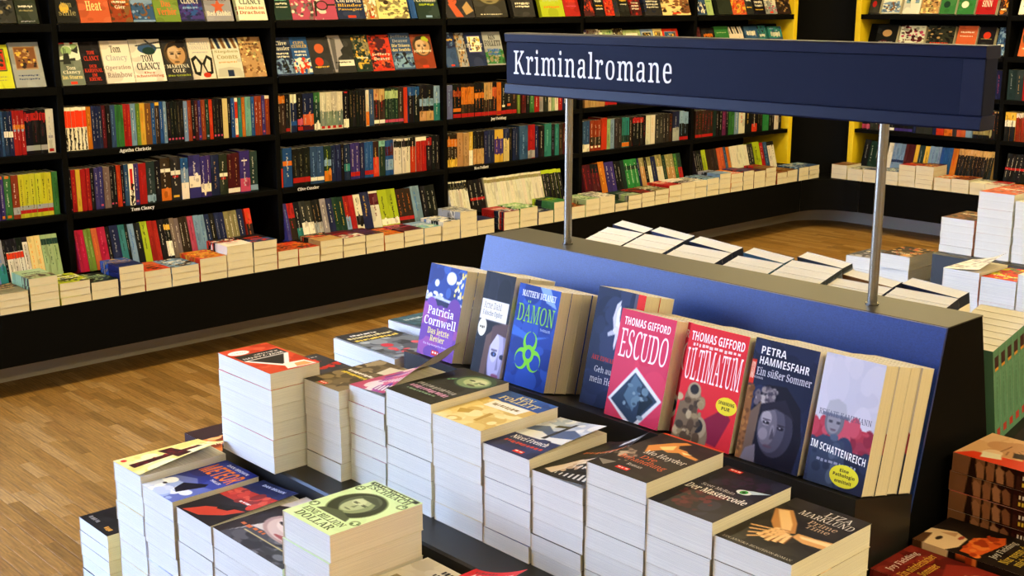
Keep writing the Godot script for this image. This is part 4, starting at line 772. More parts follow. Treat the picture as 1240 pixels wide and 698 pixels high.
# small covers for the wall, printed from a short code: base;kind;second;third;line~colour~from~to;...
func hue(k: String) -> String:
	var c := Color(PAL[k])
	c = c.lerp(Color(rng.randf(), rng.randf(), rng.randf()), 0.04).darkened(0.2 * (1.0 - c.get_luminance()))
	return c.to_html(false)
func wall_cover(code: String) -> Array:
	var i := wall_n
	wall_n += 1
	art = wall_image
	cell = Rect2i((i % 21) * 97, (i / 21) * 145, 96, 144)
	var f := code.split(";")
	var a := hue(f[0])
	var b := hue(f[2])
	var c := hue(f[3])
	R(0, 0, 1, 1, a)
	blobs(12, 0, 0, 1, 1, 0.2, [a, Color(a).lightened(0.06).to_html(false), Color(a).darkened(0.1).to_html(false)])
	match f[1]:
		"1":
			P([0, 0, 1, 0, 1, 0.4, 0.5, 0.46, 0, 0.42], b); blobs(46, 0, 0.02, 1, 0.38, 0.07, [b, c, Color(b).darkened(0.3).to_html(false), a])
		"2":
			P([0, 0.62, 0.4, 0.54, 0.7, 0.6, 1, 0.56, 1, 0.95, 0, 0.95], b); blobs(50, 0.02, 0.58, 0.96, 0.34, 0.07, [b, c, a, Color(b).darkened(0.3).to_html(false)]); P([0.5, 0.55, 0.56, 0.55, 0.7, 0.8, 0.6, 0.86, 0.4, 0.86, 0.62, 0.78], c)
		"3":
			R(0.16, 0.12, 0.68, 0.46, b); blobs(60, 0.22, 0.16, 0.56, 0.38, 0.05, [b, c, hue("y"), hue("f"), hue("b")])
			R(0.14, 0.1, 0.72, 0.02, c); R(0.14, 0.58, 0.72, 0.02, c); R(0.14, 0.1, 0.02, 0.5, c); R(0.84, 0.1, 0.02, 0.5, c)
		"4":
			E(0.5, 0.34, 0.44, 0.3, Color(b).darkened(0.55).to_html(false)); E(0.52, 0.36, 0.34, 0.25, b); E(0.42, 0.32, 0.22, 0.16, Color(b).lightened(0.25).to_html(false)); E(0.36, 0.34, 0.07, 0.02, "2a201c"); E(0.64, 0.34, 0.07, 0.02, "2a201c"); R(0.27, 0.29, 0.18, 0.012, "3a2c24"); R(0.55, 0.29, 0.18, 0.012, "3a2c24"); P([0.1, 0.3, 0.3, 0.08, 0.7, 0.06, 0.92, 0.3, 0.8, 0.2, 0.5, 0.14, 0.24, 0.2], "241a16"); P([0.5, 0.34, 0.57, 0.46, 0.46, 0.46], Color(b).darkened(0.3).to_html(false)); E(0.5, 0.54, 0.1, 0.02, Color(b).darkened(0.5).to_html(false)); blobs(5, 0.6, 0.06, 0.3, 0.12, 0.09, [c])
		"5":
			blobs(26, 0, 0, 1, 1, 0.16, [a, a, b]); blobs(80, 0, 0.02, 1, 0.9, 0.06, [a, b, c, Color(b).darkened(0.35).to_html(false), Color(a).darkened(0.3).to_html(false)])
		"6":
			E(0.5, 0.3, 0.22, 0.13, b); E(0.4, 0.66, 0.2, 0.12, c)
		"7":
			P([0.5, 0.44, 0.57, 0.56, 0.76, 0.57, 0.61, 0.65, 0.67, 0.8, 0.5, 0.71, 0.33, 0.8, 0.39, 0.65, 0.24, 0.57, 0.43, 0.56], b)
		"8":
			blobs(12, 0, 0, 1, 1, 0.2, [a, c]); E(0.4, 0.62, 0.26, 0.13, b); E(0.4, 0.62, 0.21, 0.1, a); R(0.6, 0.58, 0.4, 0.04, b); P([0.1, 0.5, 0.2, 0.5, 0.1, 0.9, 0.04, 0.9], b)
		"9":
			hand(0.3, 0.5, 0.34, b, Color(b).darkened(0.35).to_html(false), -1.2); P([0.3, 0.5, 0.6, 0.98, 0.34, 0.98, 0.14, 0.6], b); P([0.6, 0.7, 0.8, 0.52, 0.98, 0.8, 0.7, 0.92], c)
		"A":
			R(0, 0, 1, 0.03, "c02020"); blobs(12, 0, 0.04, 1, 0.36, 0.2, [c, "dfe4d4"]); P([0.3, 0.26, 0.5, 0.24, 0.54, 0.5, 0.22, 0.5], b); R(0.32, 0.12, 0.03, 0.16, b); R(0.4, 0.14, 0.02, 0.14, b); P([0.1, 0.4, 0.76, 0.36, 0.76, 0.42, 0.1, 0.44], b); P([0.66, 0.2, 0.96, 0.08, 0.9, 0.26], b)
		"B":
			E(0.56, 0.22, 0.3, 0.12, b); E(0.6, 0.28, 0.2, 0.09, c); P([0.2, 0.14, 1, 0.06, 1, 0.09, 0.2, 0.17], "3a3a3a"); P([0.5, 0.02, 0.56, 0.02, 0.8, 0.2, 0.74, 0.2], "3a3a3a"); R(0.8, 0.2, 0.2, 0.03, c)
		"C":
			for k in [-1, 1]:
				P([0.5, 0.62, 0.5 + k * 0.24, 0.42, 0.5 + k * 0.46, 0.5, 0.5 + k * 0.4, 0.86, 0.5 + k * 0.18, 0.92], b)
				P([0.5 + k * 0.1, 0.66, 0.5 + k * 0.24, 0.5, 0.5 + k * 0.36, 0.56, 0.5 + k * 0.3, 0.82, 0.5 + k * 0.18, 0.82], a)
			E(0.62, 0.9, 0.16, 0.06, c)
		"D":
			for k in 6: P([k * 0.2 - 0.1, 0.0, k * 0.2 + 0.02, 0.0, k * 0.2 + 0.12, 0.26, k * 0.2 + 0.02, 0.26], b if k % 2 else c)
			P([0.1, 0.76, 0.5, 0.72, 0.9, 0.76, 0.96, 0.96, 0.04, 0.96], Color(a).darkened(0.12).to_html(false)); R(0.42, 0.8, 0.22, 0.16, b)
		"E":
			P([0.0, 0, 0.5, 0, 0.62, 0.3, 0.46, 0.4, 0.5, 0.52, 0.3, 0.6, 0.16, 0.98, 0.06, 0.98], b); P([0.1, 0.06, 0.3, 0.1, 0.2, 0.9, 0.1, 0.9], Color(b).darkened(0.4).to_html(false)); R(0.3, 0.66, 0.66, 0.16, c)
	soften(2)
	for k in range(4, f.size()):
		var t := f[k].split("~")
		var y0 := float(t[2])
		var h := float(t[3]) - y0
		if t[0] == "#": strokes(0.16, y0, 0.66, h, PAL[t[1]])
		elif t[0] == "=": R(0.36, y0, 0.28, h, PAL[t[1]])
		else:
			var w := clampf(t[0].length() * 0.125, 0.2, 0.88)
			T(t[0], 0.5 - w / 2, y0, w, h * 0.9, PAL[t[1]], "S")
	return [uv_of(cell, wall_image), mats.wallcover]

# ---------------------------------------------------------------- paperbacks
# Lying flat: width along x with the spine at -x, head of the cover at -z, thickness up. Two parts: cover and page_block.
func book_meshes(W: float, L: float, T_: float, uv: Rect2, spine: Rect2, lift: Vector2) -> Array:
	var key := "%.4f %.4f %.4f %s %s %s" % [W, L, T_, uv, spine, lift]
	if meshes.has(key): return meshes[key]
	var ct := 0.0004
	var x := W / 2
	var z := L / 2
	var patch := Rect2(0.4, 0.988, 0.02, 0.004)             # white card, bare of print
	var b := MB.new()
	var back := Rect2(uv.position + uv.size * Vector2(0.02, 0.9), uv.size * 0.04)
	b.box(Vector3(-x, 0, -z), Vector3(x, ct, z), patch, "b")
	b.quad(Vector3(-x, 0, z), Vector3(x, 0, z), Vector3(x, 0, -z), Vector3(-x, 0, -z), back)
	if lift == Vector2.ZERO:
		b.box(Vector3(-x, T_ - ct, -z), Vector3(x, T_, z), patch, "t")
		b.quad(Vector3(-x, T_, -z), Vector3(x, T_, -z), Vector3(x, T_, z), Vector3(-x, T_, z), uv)
	else:                                                  # a cover that has curled open at the fore-edge
		var hgt := func(i: int, j: int): return T_ + pow(i / 10.0, 1.5) * lerpf(lift.y, lift.x, pow(j / 6.0, 1.3))
		for side in [1, 0]:
			var o: float = 0.0 if side else -ct
			for i in 10:
				for j in 6:
					var q := []
					for c in [[i, j], [i + 1, j], [i + 1, j + 1], [i, j + 1]]:
						q.append(Vector3(-x + W * c[0] / 10.0 * (1.0 - 0.02 * c[0] / 10.0), hgt.call(c[0], c[1]) + o, -z + L * c[1] / 6.0))
					if side: b.quad(q[0], q[1], q[2], q[3], Rect2(uv.position + uv.size * Vector2(i / 10.0, j / 6.0), uv.size / Vector2(10, 6)))
					else: b.quad(q[1], q[0], q[3], q[2], patch)
	b.box(Vector3(-x, ct, -z), Vector3(-x + ct, T_ - ct, z), patch, "l")
	b.quad_uv(Vector3(-x, T_, -z), Vector3(-x, T_, z), Vector3(-x, 0, z), Vector3(-x, 0, -z), Vector2(spine.end.x, spine.position.y), spine.end, Vector2(spine.position.x, spine.end.y), spine.position)
	var p := MB.new()
	var e := 0.0010
	p.box(Vector3(-x + ct, ct, -z + e), Vector3(x - e, T_ - ct, z - e))
	meshes[key] = [b.done(), p.done()]
	return meshes[key]
func paperback(called, label, group, xf: Transform3D, W, L, T_, cov: Array, lift = Vector2.ZERO, spine = null, stock = 0) -> Node3D:
	var uv: Rect2 = cov[0]
	var sp: Rect2 = spine if spine != null else Rect2(uv.position + uv.size * Vector2(0.01, 0.0), uv.size * Vector2(0.1, 1.0))
	var ms := book_meshes(W, L, T_, uv, sp, lift)
	var o := Node3D.new()
	o.name = numbered(called)
	o.transform = xf
	add_child(o)
	tag(o, label, "book", group)
	part("cover", ms[0], cov[1], o)
	part("page_block", ms[1], mats["pages%d" % stock], o)
	return o
# a pile of the same title, topmost book first in the labels
func pile(desc: String, place: String, group: String, cx: float, cz: float, base: float, top: float, n: int, W: float, L: float, yaw: float, cov: Array, o := {}):
	var weights := []
	var total := 0.0
	for i in n:
		var w: float = rng.randf_range(0.97, 1.03) * (o.get("top_thick", 1.0) if i == n - 1 else 1.0)
		weights.append(w)
		total += w
	var y := base
	for i in n:
		var th: float = (top - base) * weights[i] / total
		var j: float = o.get("jitter", 1.0)
		var xf := Transform3D(Basis(Vector3.UP, yaw + rng.randf_range(-0.006, 0.006) * j), Vector3(cx + rng.randf_range(-0.0016, 0.0016) * j, y, cz + rng.randf_range(-0.0012, 0.0012) * j))
		if i == n - 1 and o.has("twist"): xf.basis = Basis(Vector3.UP, yaw + o.twist)
		var label := ("%s, topmost of its pile %s" % [desc, place]) if i == n - 1 else ("%s book down the pile topped by the %s" % [nth(n - i), desc])
		if n == 1: label = "%s lying flat %s" % [desc, place]
		paperback(o.get("called", "stacked_paperback"), label, group, xf, W, L, th - 0.0001, cov, o.get("lift", Vector2.ZERO) if i == n - 1 else Vector2.ZERO, o.get("spine"), o.get("stock", 1))
		y += th

# ---------------------------------------------------------------- the room
func build_room():
	var b := MB.new()                               # glazed openings out of view on both sides, placed for daylight from the left
	b.box(Vector3(0.6, 0, -5.9), Vector3(8.75, 3.3, -5.62))
	b.box(Vector3(-2.2, 0, -5.9), Vector3(-1.75, 3.3, -5.62))
	b.box(Vector3(-1.75, 0, -5.9), Vector3(0.6, 0.35, -5.62))
	b.box(Vector3(-1.75, 2.75, -5.9), Vector3(0.6, 3.3, -5.62))
	solid("wall_back", b, mats.wall_paint, "back wall behind the long black bookcase")
	b = MB.new()
	b.box(Vector3(8.36, 0, -5.62), Vector3(8.75, 3.3, 4.2))
	solid("wall_right", b, mats.wall_paint, "wall behind the shorter black bookcase")
	b = MB.new()
	b.box(Vector3(-2.2, 0, 4.0), Vector3(8.36, 3.3, 4.25))
	solid("wall_front", b, mats.wall_paint, "plain pale wall on the camera side of the shop")
	b = MB.new()
	b.box(Vector3(-2.2, 0, -5.62), Vector3(-1.95, 3.3, -5.45))
	b.box(Vector3(-2.2, 0, -4.3), Vector3(-1.95, 3.3, 4.0))
	b.box(Vector3(-2.2, 0, -5.45), Vector3(-1.95, 0.35, -4.3))
	b.box(Vector3(-2.2, 2.75, -5.45), Vector3(-1.95, 3.3, -4.3))
	solid("wall_left", b, mats.wall_paint, "street-side wall around the narrower unseen window")
	unseen_shop_window("window_1", Vector3(-1.75, 0.35, -5.76), 2.35, 0.0, "wide shop window out of view beside the long bookcase, letting daylight in")  # out of view, placed to light the piles from the left
	unseen_shop_window("window_2", Vector3(-2.07, 0.35, -4.3), 1.15, PI / 2, "narrow unseen window in the street-side wall, letting daylight in")  # out of view, widens the daylight coming from the left
	b = MB.new()
	b.box(Vector3(-2.2, 3.1, -5.62), Vector3(8.36, 3.3, 4.0))
	solid("ceiling", b, mats.white_paint, "white shop ceiling with unseen light panels")
	for i in 4: unseen_ceiling_lamp(1.6 + i * 1.7, -3.55, 1.2, 0.3, 5.0, "unseen warm ceiling light panel lighting the long bookcase, %s from the window" % nth(i + 1))  # out of view, placed to light the long bookcase
	for i in 2: unseen_ceiling_lamp(6.4, -2.3 + i * 1.9, 0.3, 1.2, 5.0, "unseen warm ceiling light panel lighting the side bookcase, %s from the corner" % nth(i + 1))  # out of view, placed to light the side-wall bookcase
	for i in 3: unseen_ceiling_lamp(0.4 + i * 2.0, 1.6, 1.2, 0.3, 7.0, "unseen warm ceiling light panel lighting the display table, %s from the street" % nth(i + 1))  # out of view, placed to warm the right-hand sides of the books

func unseen_shop_window(called, at, span, turn, label):  # a window outside the view, source of daylight
	var w = thing(called, label, "window", at, turn, "", "structure")
	for k in 3:
		var b := MB.new()
		b.slab(Vector3(k * (span - 0.05) / 2.0, 0, -0.04), Vector3(k * (span - 0.05) / 2.0 + 0.05, 2.4, 0.04))
		part("window_frame", b, mats.black, w)
	for k in 2:
		var x0: float = 0.05 + k * (span - 0.05) / 2.0
		var x1: float = (k + 1) * (span - 0.05) / 2.0
		for y in [0.0, 2.35]:
			var b := MB.new()
			b.slab(Vector3(x0, y, -0.04), Vector3(x1, y + 0.05, 0.04))
			part("window_frame", b, mats.black, w)
		var b := MB.new()
		b.quad(Vector3(x0, 2.35, 0), Vector3(x1, 2.35, 0), Vector3(x1, 0.05, 0), Vector3(x0, 0.05, 0))
		part("pane", b, mats.glass, w)

func build_floor():
	var b := MB.new()
	b.box(Vector3(-2.2, -0.2, -5.9), Vector3(8.75, -0.003, 4.25))
	var floor_node = solid("floor", b, mats.joint, "oak strip parquet floor of the bookshop")
	var cam := Transform3D(Basis.from_euler(Vector3(deg_to_rad(-13.2), deg_to_rad(-42.95), 0)), Vector3(0, CAM_H, 0)).affine_inverse()
	var w := 0.041
	var shapes := []
	for k in 4:
		var row := []
		for v in 3:
			var m := MB.new()
			var l: float = [0.17, 0.21, 0.25, 0.29][k]
			var g := 0.0002
			var e := 0.0004
			var x := w / 2 - g
			var z := l / 2 - g
			var u0 := 0.3 * v
			var v0 := 0.17 * (v + k)
			m.quad(Vector3(-x + e, 0, -z + e), Vector3(x - e, 0, -z + e), Vector3(x - e, 0, z - e), Vector3(-x + e, 0, z - e), Rect2(u0, v0, 0.3, l * 1.6))
			for s in [[Vector3(-x, -e, z), Vector3(-x, -e, -z), Vector3(-x + e, 0, -z + e), Vector3(-x + e, 0, z - e)], [Vector3(x, -e, -z), Vector3(x, -e, z), Vector3(x - e, 0, z - e), Vector3(x - e, 0, -z + e)], [Vector3(-x, -e, -z), Vector3(x, -e, -z), Vector3(x - e, 0, -z + e), Vector3(-x + e, 0, -z + e)], [Vector3(x, -e, z), Vector3(-x, -e, z), Vector3(-x + e, 0, z - e), Vector3(x - e, 0, z - e)]]:
				m.quad(s[0], s[1], s[2], s[3], Rect2(u0, v0, 0.05, 0.1))
			row.append(m)
		shapes.append(row)
	var spots := []
	var col := 0
	var x := -1.9
	while x < 8.0:
		var z := -5.3 - rng.randf() * 0.4
		while z < 3.95:
			var k := rng.randi() % 4
			var l: float = [0.17, 0.21, 0.25, 0.29][k]
			var at := Vector3(x + w / 2, 0, z + l / 2)
			var p := cam * at
			var near := 999.0
			if p.z < -0.5:
				var sx := 620.0 + 1485.0 * p.x / -p.z
				var sy := 349.0 - 1485.0 * p.y / -p.z
				if sx > -40 and sx < 1280 and sy < 740 and not (at.x > 1.0 and at.x < 2.9 and at.z > -2.6): near = -p.z
			spots.append([near, at, k, rng.randi() % 3, rng.randi() % 8])
			z += l
		x += w
		col += 1
	spots.sort_custom(func(a, c): return a[0] < c[0])
	var cache := {}
	for i in mini(300, spots.size()):
		var s = spots[i]
		var key := "%d %d" % [s[2], s[3]]
		if not cache.has(key): cache[key] = shapes[s[2]][s[3]].done()
		var o = part("strip" if i == 0 else "strip_%03d" % i, cache[key], mats["oak%d" % s[4]], floor_node)
		o.position = s[1]
	for t in 8:                                      # the strips farther off, one mesh for each tone of wood
		var m := MB.new()
		for i in range(300, spots.size()):
			var s = spots[i]
			if s[4] != t: continue
			var src: MB = shapes[s[2]][s[3]]
			var k := m.v.size()
			for q in src.v: m.v.append(q + s[1])
			m.n.append_array(src.n)
			m.u.append_array(src.u)
			for q in src.ix: m.ix.append(q + k)
		var o = part("strip_field" if t == 0 else "strip_field_%03d" % t, m, mats["oak%d" % t], floor_node)
		o.set_meta("kind", "stuff")

# a wall's own frame: along the shelves, up, out of the wall
func wall_frame(w: int) -> Transform3D:
	return Transform3D(Basis.IDENTITY, Vector3(0, 0, SHELF_Z)) if w == 1 else Transform3D(Basis(Vector3.UP, -PI / 2), Vector3(SHELF_X, 0, 0))

func bookcase(w: int, s0: float, s1: float, bay: int, label: String, yellow_at := 0):
	var t = thing("bookcase", label, "bookcase", Vector3.ZERO, 0, "black wall bookcases")
	t.transform = wall_frame(w) * Transform3D(Basis.IDENTITY, Vector3(s0, 0, 0))
	var wd := s1 - s0
	var hgt := 2.35
	var b := MB.new()
	b.box(Vector3(0.0005, LEDGE_Y + 0.001, -0.40), Vector3(wd - 0.0005, hgt, -0.385))
	part("back_panel", b, mats.black, t)
	b = MB.new()
	if yellow_at != -1:
		b.slab(Vector3(0, LEDGE_Y + 0.08, -0.384), Vector3(0.0285, hgt, 0.0), 0.002)
		part("upright", b, mats.black, t)
	if yellow_at != 0:
		b = MB.new()
		if yellow_at == 1: b.slab(Vector3(wd - 0.042, LEDGE_Y + 0.08, -0.384), Vector3(wd, hgt, 0.012), 0.002)
		else: b.slab(Vector3(0, LEDGE_Y + 0.08, -0.384), Vector3(0.042, hgt, 0.012), 0.002)
		part("end_panel", b, mats.yellow, t, "bright yellow end panel")
	var a0 := 0.029 if yellow_at != -1 else 0.0425
	var a1 := wd - 0.0005 if yellow_at != 1 else wd - 0.0425
	for i in SHELVES.size():
		b = MB.new()
		b.slab(Vector3(a0, SHELVES[i] - 0.028, -0.384), Vector3(a1, SHELVES[i] - 0.0015, 0.004), 0.002)
		var sh = part("shelf", b, mats.black, t)
		if i == 2 or i == 3:
			b = MB.new()                               # the sloping board that face-out books lean on
			var tn := tan(0.314)
			b.prism_z([Vector2(-0.075, 0.0), Vector2(-0.075 - 0.2 * tn, 0.2), Vector2(-0.085 - 0.2 * tn, 0.2), Vector2(-0.085, 0.0)], 0, a1 - a0)
			var o = part("display_board", b, mats.black, t)
			o.transform = Transform3D(Basis(Vector3(0, 0, 1), Vector3(0, 1, 0), Vector3(-1, 0, 0)), Vector3(a1, SHELVES[i], 0))
			b = MB.new()
			b.slab(Vector3(a0, SHELVES[i] - 0.028, 0.0045), Vector3(a1, SHELVES[i] + 0.006, 0.012), 0.0015)
			part("retaining_lip", b, mats.black, sh)
	return t
func shelf_text(s: String, w: int, along: float, y: float, where: String):
	var tm := TextMesh.new()
	tm.text = s
	tm.font = fonts.S
	tm.font_size = 32
	tm.pixel_size = 0.0006
	tm.depth = 0.0006
	var t = thing("shelf_label", "small white author lettering on the " + where, "label", Vector3.ZERO, 0, "author names on shelf edges")
	t.transform = wall_frame(w) * Transform3D(Basis.IDENTITY, Vector3(along, y - 0.0145, 0.005))
	part("lettering", tm, mats.letter, t)

func build_bookcases():
	var edge := 2.187 - 0.0285
	var nm := ["first bay from the left, cut by the picture edge", "second bay from the left, two shelf edges lettered white", "third bay from the left, one shelf edge lettered white", "fourth bay from the left, partly behind the sign's end", "fifth bay from the left, behind the sign", "last bay before the corner, with a yellow end panel"]
	for i in 6:
		var s0 := edge + (i - 1) * PITCH
		var s1 := s0 + PITCH
		if i == 5: s1 = 7.552
		bookcase(1, s0, s1, i, "black bookcase, " + nm[i], 1 if i == 5 else 0)
	bookcase(2, -4.862, -3.758, 0, "black bookcase on the far side wall, yellow end panel at the corner", -1)
	bookcase(2, -3.758, -2.695, 1, "black bookcase on the far side wall, beyond the first upright")
	shelf_text("Agatha Christie", 1, 2.495, SHELVES[1], "upper spine shelf of the second bay")
	shelf_text("Tom Clancy", 1, 2.511, SHELVES[0], "lower spine shelf of the second bay")
	shelf_text("Clive Cussler", 1, 3.399, SHELVES[0], "lower spine shelf of the third bay")
	shelf_text("Joy Fielding", 1, 4.687, SHELVES[1], "upper spine shelf of the fourth bay")
	shelf_text("Ken Follett", 1, 4.555, SHELVES[0], "lower spine shelf of the fourth bay")
	# ledges in front of the cases
	for w in [1, 2]:
		var t = thing("display_ledge", ["long low black ledge under the big wall bookcase", "low black ledge under the side-wall bookcase"][w - 1], "ledge", Vector3.ZERO, 0, "black ledges under the bookcases")
		t.transform = wall_frame(w)
		var a: float = 0.9 if w == 1 else -4.60
		var c: float = 7.35 if w == 1 else -2.4
		var b := MB.new()
		b.slab(Vector3(a, 0.142, -0.05), Vector3(c, LEDGE_Y - 0.001, 0.25), 0.002)
		part("fascia", b, mats.black, t)
		b = MB.new()
		var e := c + (0.19 if w == 1 else 0.0)
		b.prism_z([Vector2(0.056, LEDGE_Y), Vector2(0.056, LEDGE_Y + 0.075), Vector2(-0.218, LEDGE_Y)], 0, e - a)
		var st = part("rear_step", b, mats.black, t)
		st.transform = Transform3D(Basis(Vector3(0, 0, 1), Vector3(0, 1, 0), Vector3(-1, 0, 0)), Vector3(e, 0, 0))
		b = MB.new()
		b.box(Vector3(a, 0.142, -0.38), Vector3(c, LEDGE_Y - 0.001, -0.051))
		part("carcass", b, mats.black, t)
	# rounded inside corner: ledge corner, skirting and the dark corner panel above
	var t = thing("corner_unit", "rounded black corner unit joining the two ledges", "ledge", Vector3.ZERO)
	var path := [Vector2(7.35, -4.9)]
	for i in 9:
		var a := PI / 2 - i * PI / 16
		path.append(Vector2(7.35 + 0.25 * cos(a), -4.65 - 0.25 * sin(a)))
	path.append(Vector2(7.62, -4.60))
	var b := MB.new()
	b.wall_strip(path, 0.142, LEDGE_Y)
	part("fascia", b, mats.black, t)
	b = MB.new()
	var pts := []
	for p in path: pts.append(Vector3(p.x, LEDGE_Y, p.y))
	pts.append(Vector3(8.2, LEDGE_Y, -4.60)); pts.append(Vector3(8.2, LEDGE_Y, -5.5)); pts.append(Vector3(7.35, LEDGE_Y, -5.5))
	for i in range(1, pts.size() - 2): b.face([pts[pts.size() - 2], pts[i - 1], pts[i]], Vector3.UP)
	b.face([pts[pts.size() - 2], pts[pts.size() - 4], pts[pts.size() - 3]], Vector3.UP)
	b.face([pts[pts.size() - 2], pts[pts.size() - 1], pts[0]], Vector3.UP)
	part("top", b, mats.black, t)
	b = MB.new()
	path = [Vector2(7.553, -5.16)]
	for i in 13:
		var a := PI / 2 - i * PI / 24
		path.append(Vector2(7.56 + 0.30 * cos(a), -4.88 - 0.28 * sin(a)))
	path.append(Vector2(7.86, -4.863))
	b.wall_strip(path, LEDGE_Y, 3.1)
	solid("wall_corner", b, mats.black, "dark rounded corner panel between the two bookcases")
	path = [Vector2(0.0, -5.18), Vector2(7.6, -5.18)]
	for i in 13:
		var a := PI / 2 - i * PI / 24
		path.append(Vector2(7.6 + 0.32 * cos(a), -4.86 - 0.32 * sin(a)))
	path.append(Vector2(7.92, 0.0))
	b = MB.new()
	b.wall_strip(path, 0.0, 0.15)
	solid("baseboard_back", b, mats.kick, "brushed metal kick strip along the floor under the ledges")

# ---------------------------------------------------------------- the display table
func build_table():
	var t = thing("display_table", "stepped black display table with a sloped navy riser for crime novels", "table", Vector3.ZERO)
	var b := MB.new()
	b.slab(Vector3(0.965, 0.08, -2.468), Vector3(2.95, 0.36, -0.30), 0.004)
	part("lower_tier", b, mats.laminate, t)
	b = MB.new()
	b.box(Vector3(1.03, 0.0, -2.4), Vector3(2.88, 0.08, -0.38))
	part("plinth", b, mats.black, t)
	b = MB.new()
	b.slab(Vector3(1.207, 0.36, -2.19), Vector3(2.62, 0.70, -0.5), 0.004)
	part("middle_tier", b, mats.laminate, t)
	b = MB.new()
	b.slab(Vector3(1.46, 0.36, -2.33), Vector3(2.3, 0.70, -2.191), 0.004)
	part("side_tier", b, mats.laminate, t)
	b = MB.new()
	b.slab(Vector3(1.29, 0.08, -2.58), Vector3(2.6, 0.36, -2.4685), 0.004)
	part("end_tier", b, mats.laminate, t)
	b = MB.new()
	b.prism_z([Vector2(1.566, 0.7005), Vector2(1.566, 0.862), Vector2(1.738, 0.8215), Vector2(1.738, 0.7005)], -2.025, -0.917)
	part("front_ledge", b, mats.laminate, t)
	b = MB.new()
	b.prism_z([Vector2(2.0525, 0.7005), Vector2(2.0525, 0.8215), Vector2(2.252, 0.869), Vector2(2.252, 0.7005)], -2.025, -0.917)
	part("rear_ledge", b, mats.laminate, t)
	b = MB.new()
	b.prism_z([Vector2(1.745, 0.7005), Vector2(1.8393, 1.0775), Vector2(1.9575, 1.0775), Vector2(2.052, 0.7005)], -2.053, -0.931)
	part("riser_body", b, mats.black, t)
	b = MB.new()
	b.prism_z([Vector2(1.7385, 0.7005), Vector2(1.7440, 0.7005), Vector2(1.8388, 1.0795), Vector2(1.8332, 1.0795)], -2.055, -0.93)
	part("sloped_panel", b, mats.navy, t, "navy blue sloped panel")
	b = MB.new()
	b.slab(Vector3(1.8390, 1.0778, -2.055), Vector3(1.9585, 1.0802, -0.93), 0.0006)
	part("riser_top", b, mats.laminate, t)

func build_sign():
	var t = thing("hanging_sign", "navy sign reading Kriminalromane on two steel poles above the display table", "sign", Vector3.ZERO)
	var z0 := -2.022
	var z1 := -0.918
	for z in [-1.846, -1.098]:
		var b := MB.new()
		b.rod(Vector3(1.885, 1.0805, z), Vector3(1.885, 1.41, z), 0.0085, 24)
		var o = part("pole", b, mats.steel, t)
		b = MB.new()
		b.rod(Vector3(1.885, 1.0803, z), Vector3(1.885, 1.084, z), 0.0115, 24)
		part("foot_collar", b, mats.steel, o)
	var b := MB.new()
	b.slab(Vector3(1.8655, 1.4215, z0), Vector3(1.905, 1.512, z1), 0.001)
	part("board", b, mats.sign_navy, t)
	for k in 2:
		b = MB.new()
		if k: b.prism_z([Vector2(1.8655, 1.511), Vector2(1.862, 1.513), Vector2(1.860, 1.5285), Vector2(1.8625, 1.5315), Vector2(1.908, 1.5315), Vector2(1.91, 1.511)], z0 - 0.001, z1 + 0.001)
		else: b.prism_z([Vector2(1.8655, 1.422), Vector2(1.862, 1.420), Vector2(1.860, 1.4015), Vector2(1.8625, 1.3985), Vector2(1.908, 1.3985), Vector2(1.91, 1.422)], z0 - 0.001, z1 + 0.001)
		part("rail", b, mats.sign_rail, t)
	b = MB.new()
	b.slab(Vector3(1.8635, 1.4225, -0.955), Vector3(1.8652, 1.5105, z1), 0.0008)
	part("end_strip", b, mats.sign_rail, t)
	var tm := TextMesh.new()
	tm.text = "Kriminalromane"
	var wide := FontVariation.new()
	wide.base_font = fonts.s
	wide.spacing_glyph = 5
	tm.font = wide
	tm.font_size = 64
	tm.pixel_size = 0.001
	tm.depth = 0.02
	tm.horizontal_alignment = HORIZONTAL_ALIGNMENT_LEFT
	tm.vertical_alignment = VERTICAL_ALIGNMENT_BOTTOM
	var bb := tm.get_aabb()
	var o = part("lettering", tm, mats.letter, t, "white serif lettering")
	var sx := 0.447 / bb.size.x
	var sy := 0.0545 / bb.size.y
	var base := Basis(Vector3(0, 0, 1), Vector3(0, 1, 0), Vector3(-1, 0, 0)) * Basis.from_scale(Vector3(sx, sy, 0.05))
	o.transform = Transform3D(base, Vector3(1.8648, 1.4425, -1.997) - base * Vector3(bb.position.x, bb.position.y, 0))

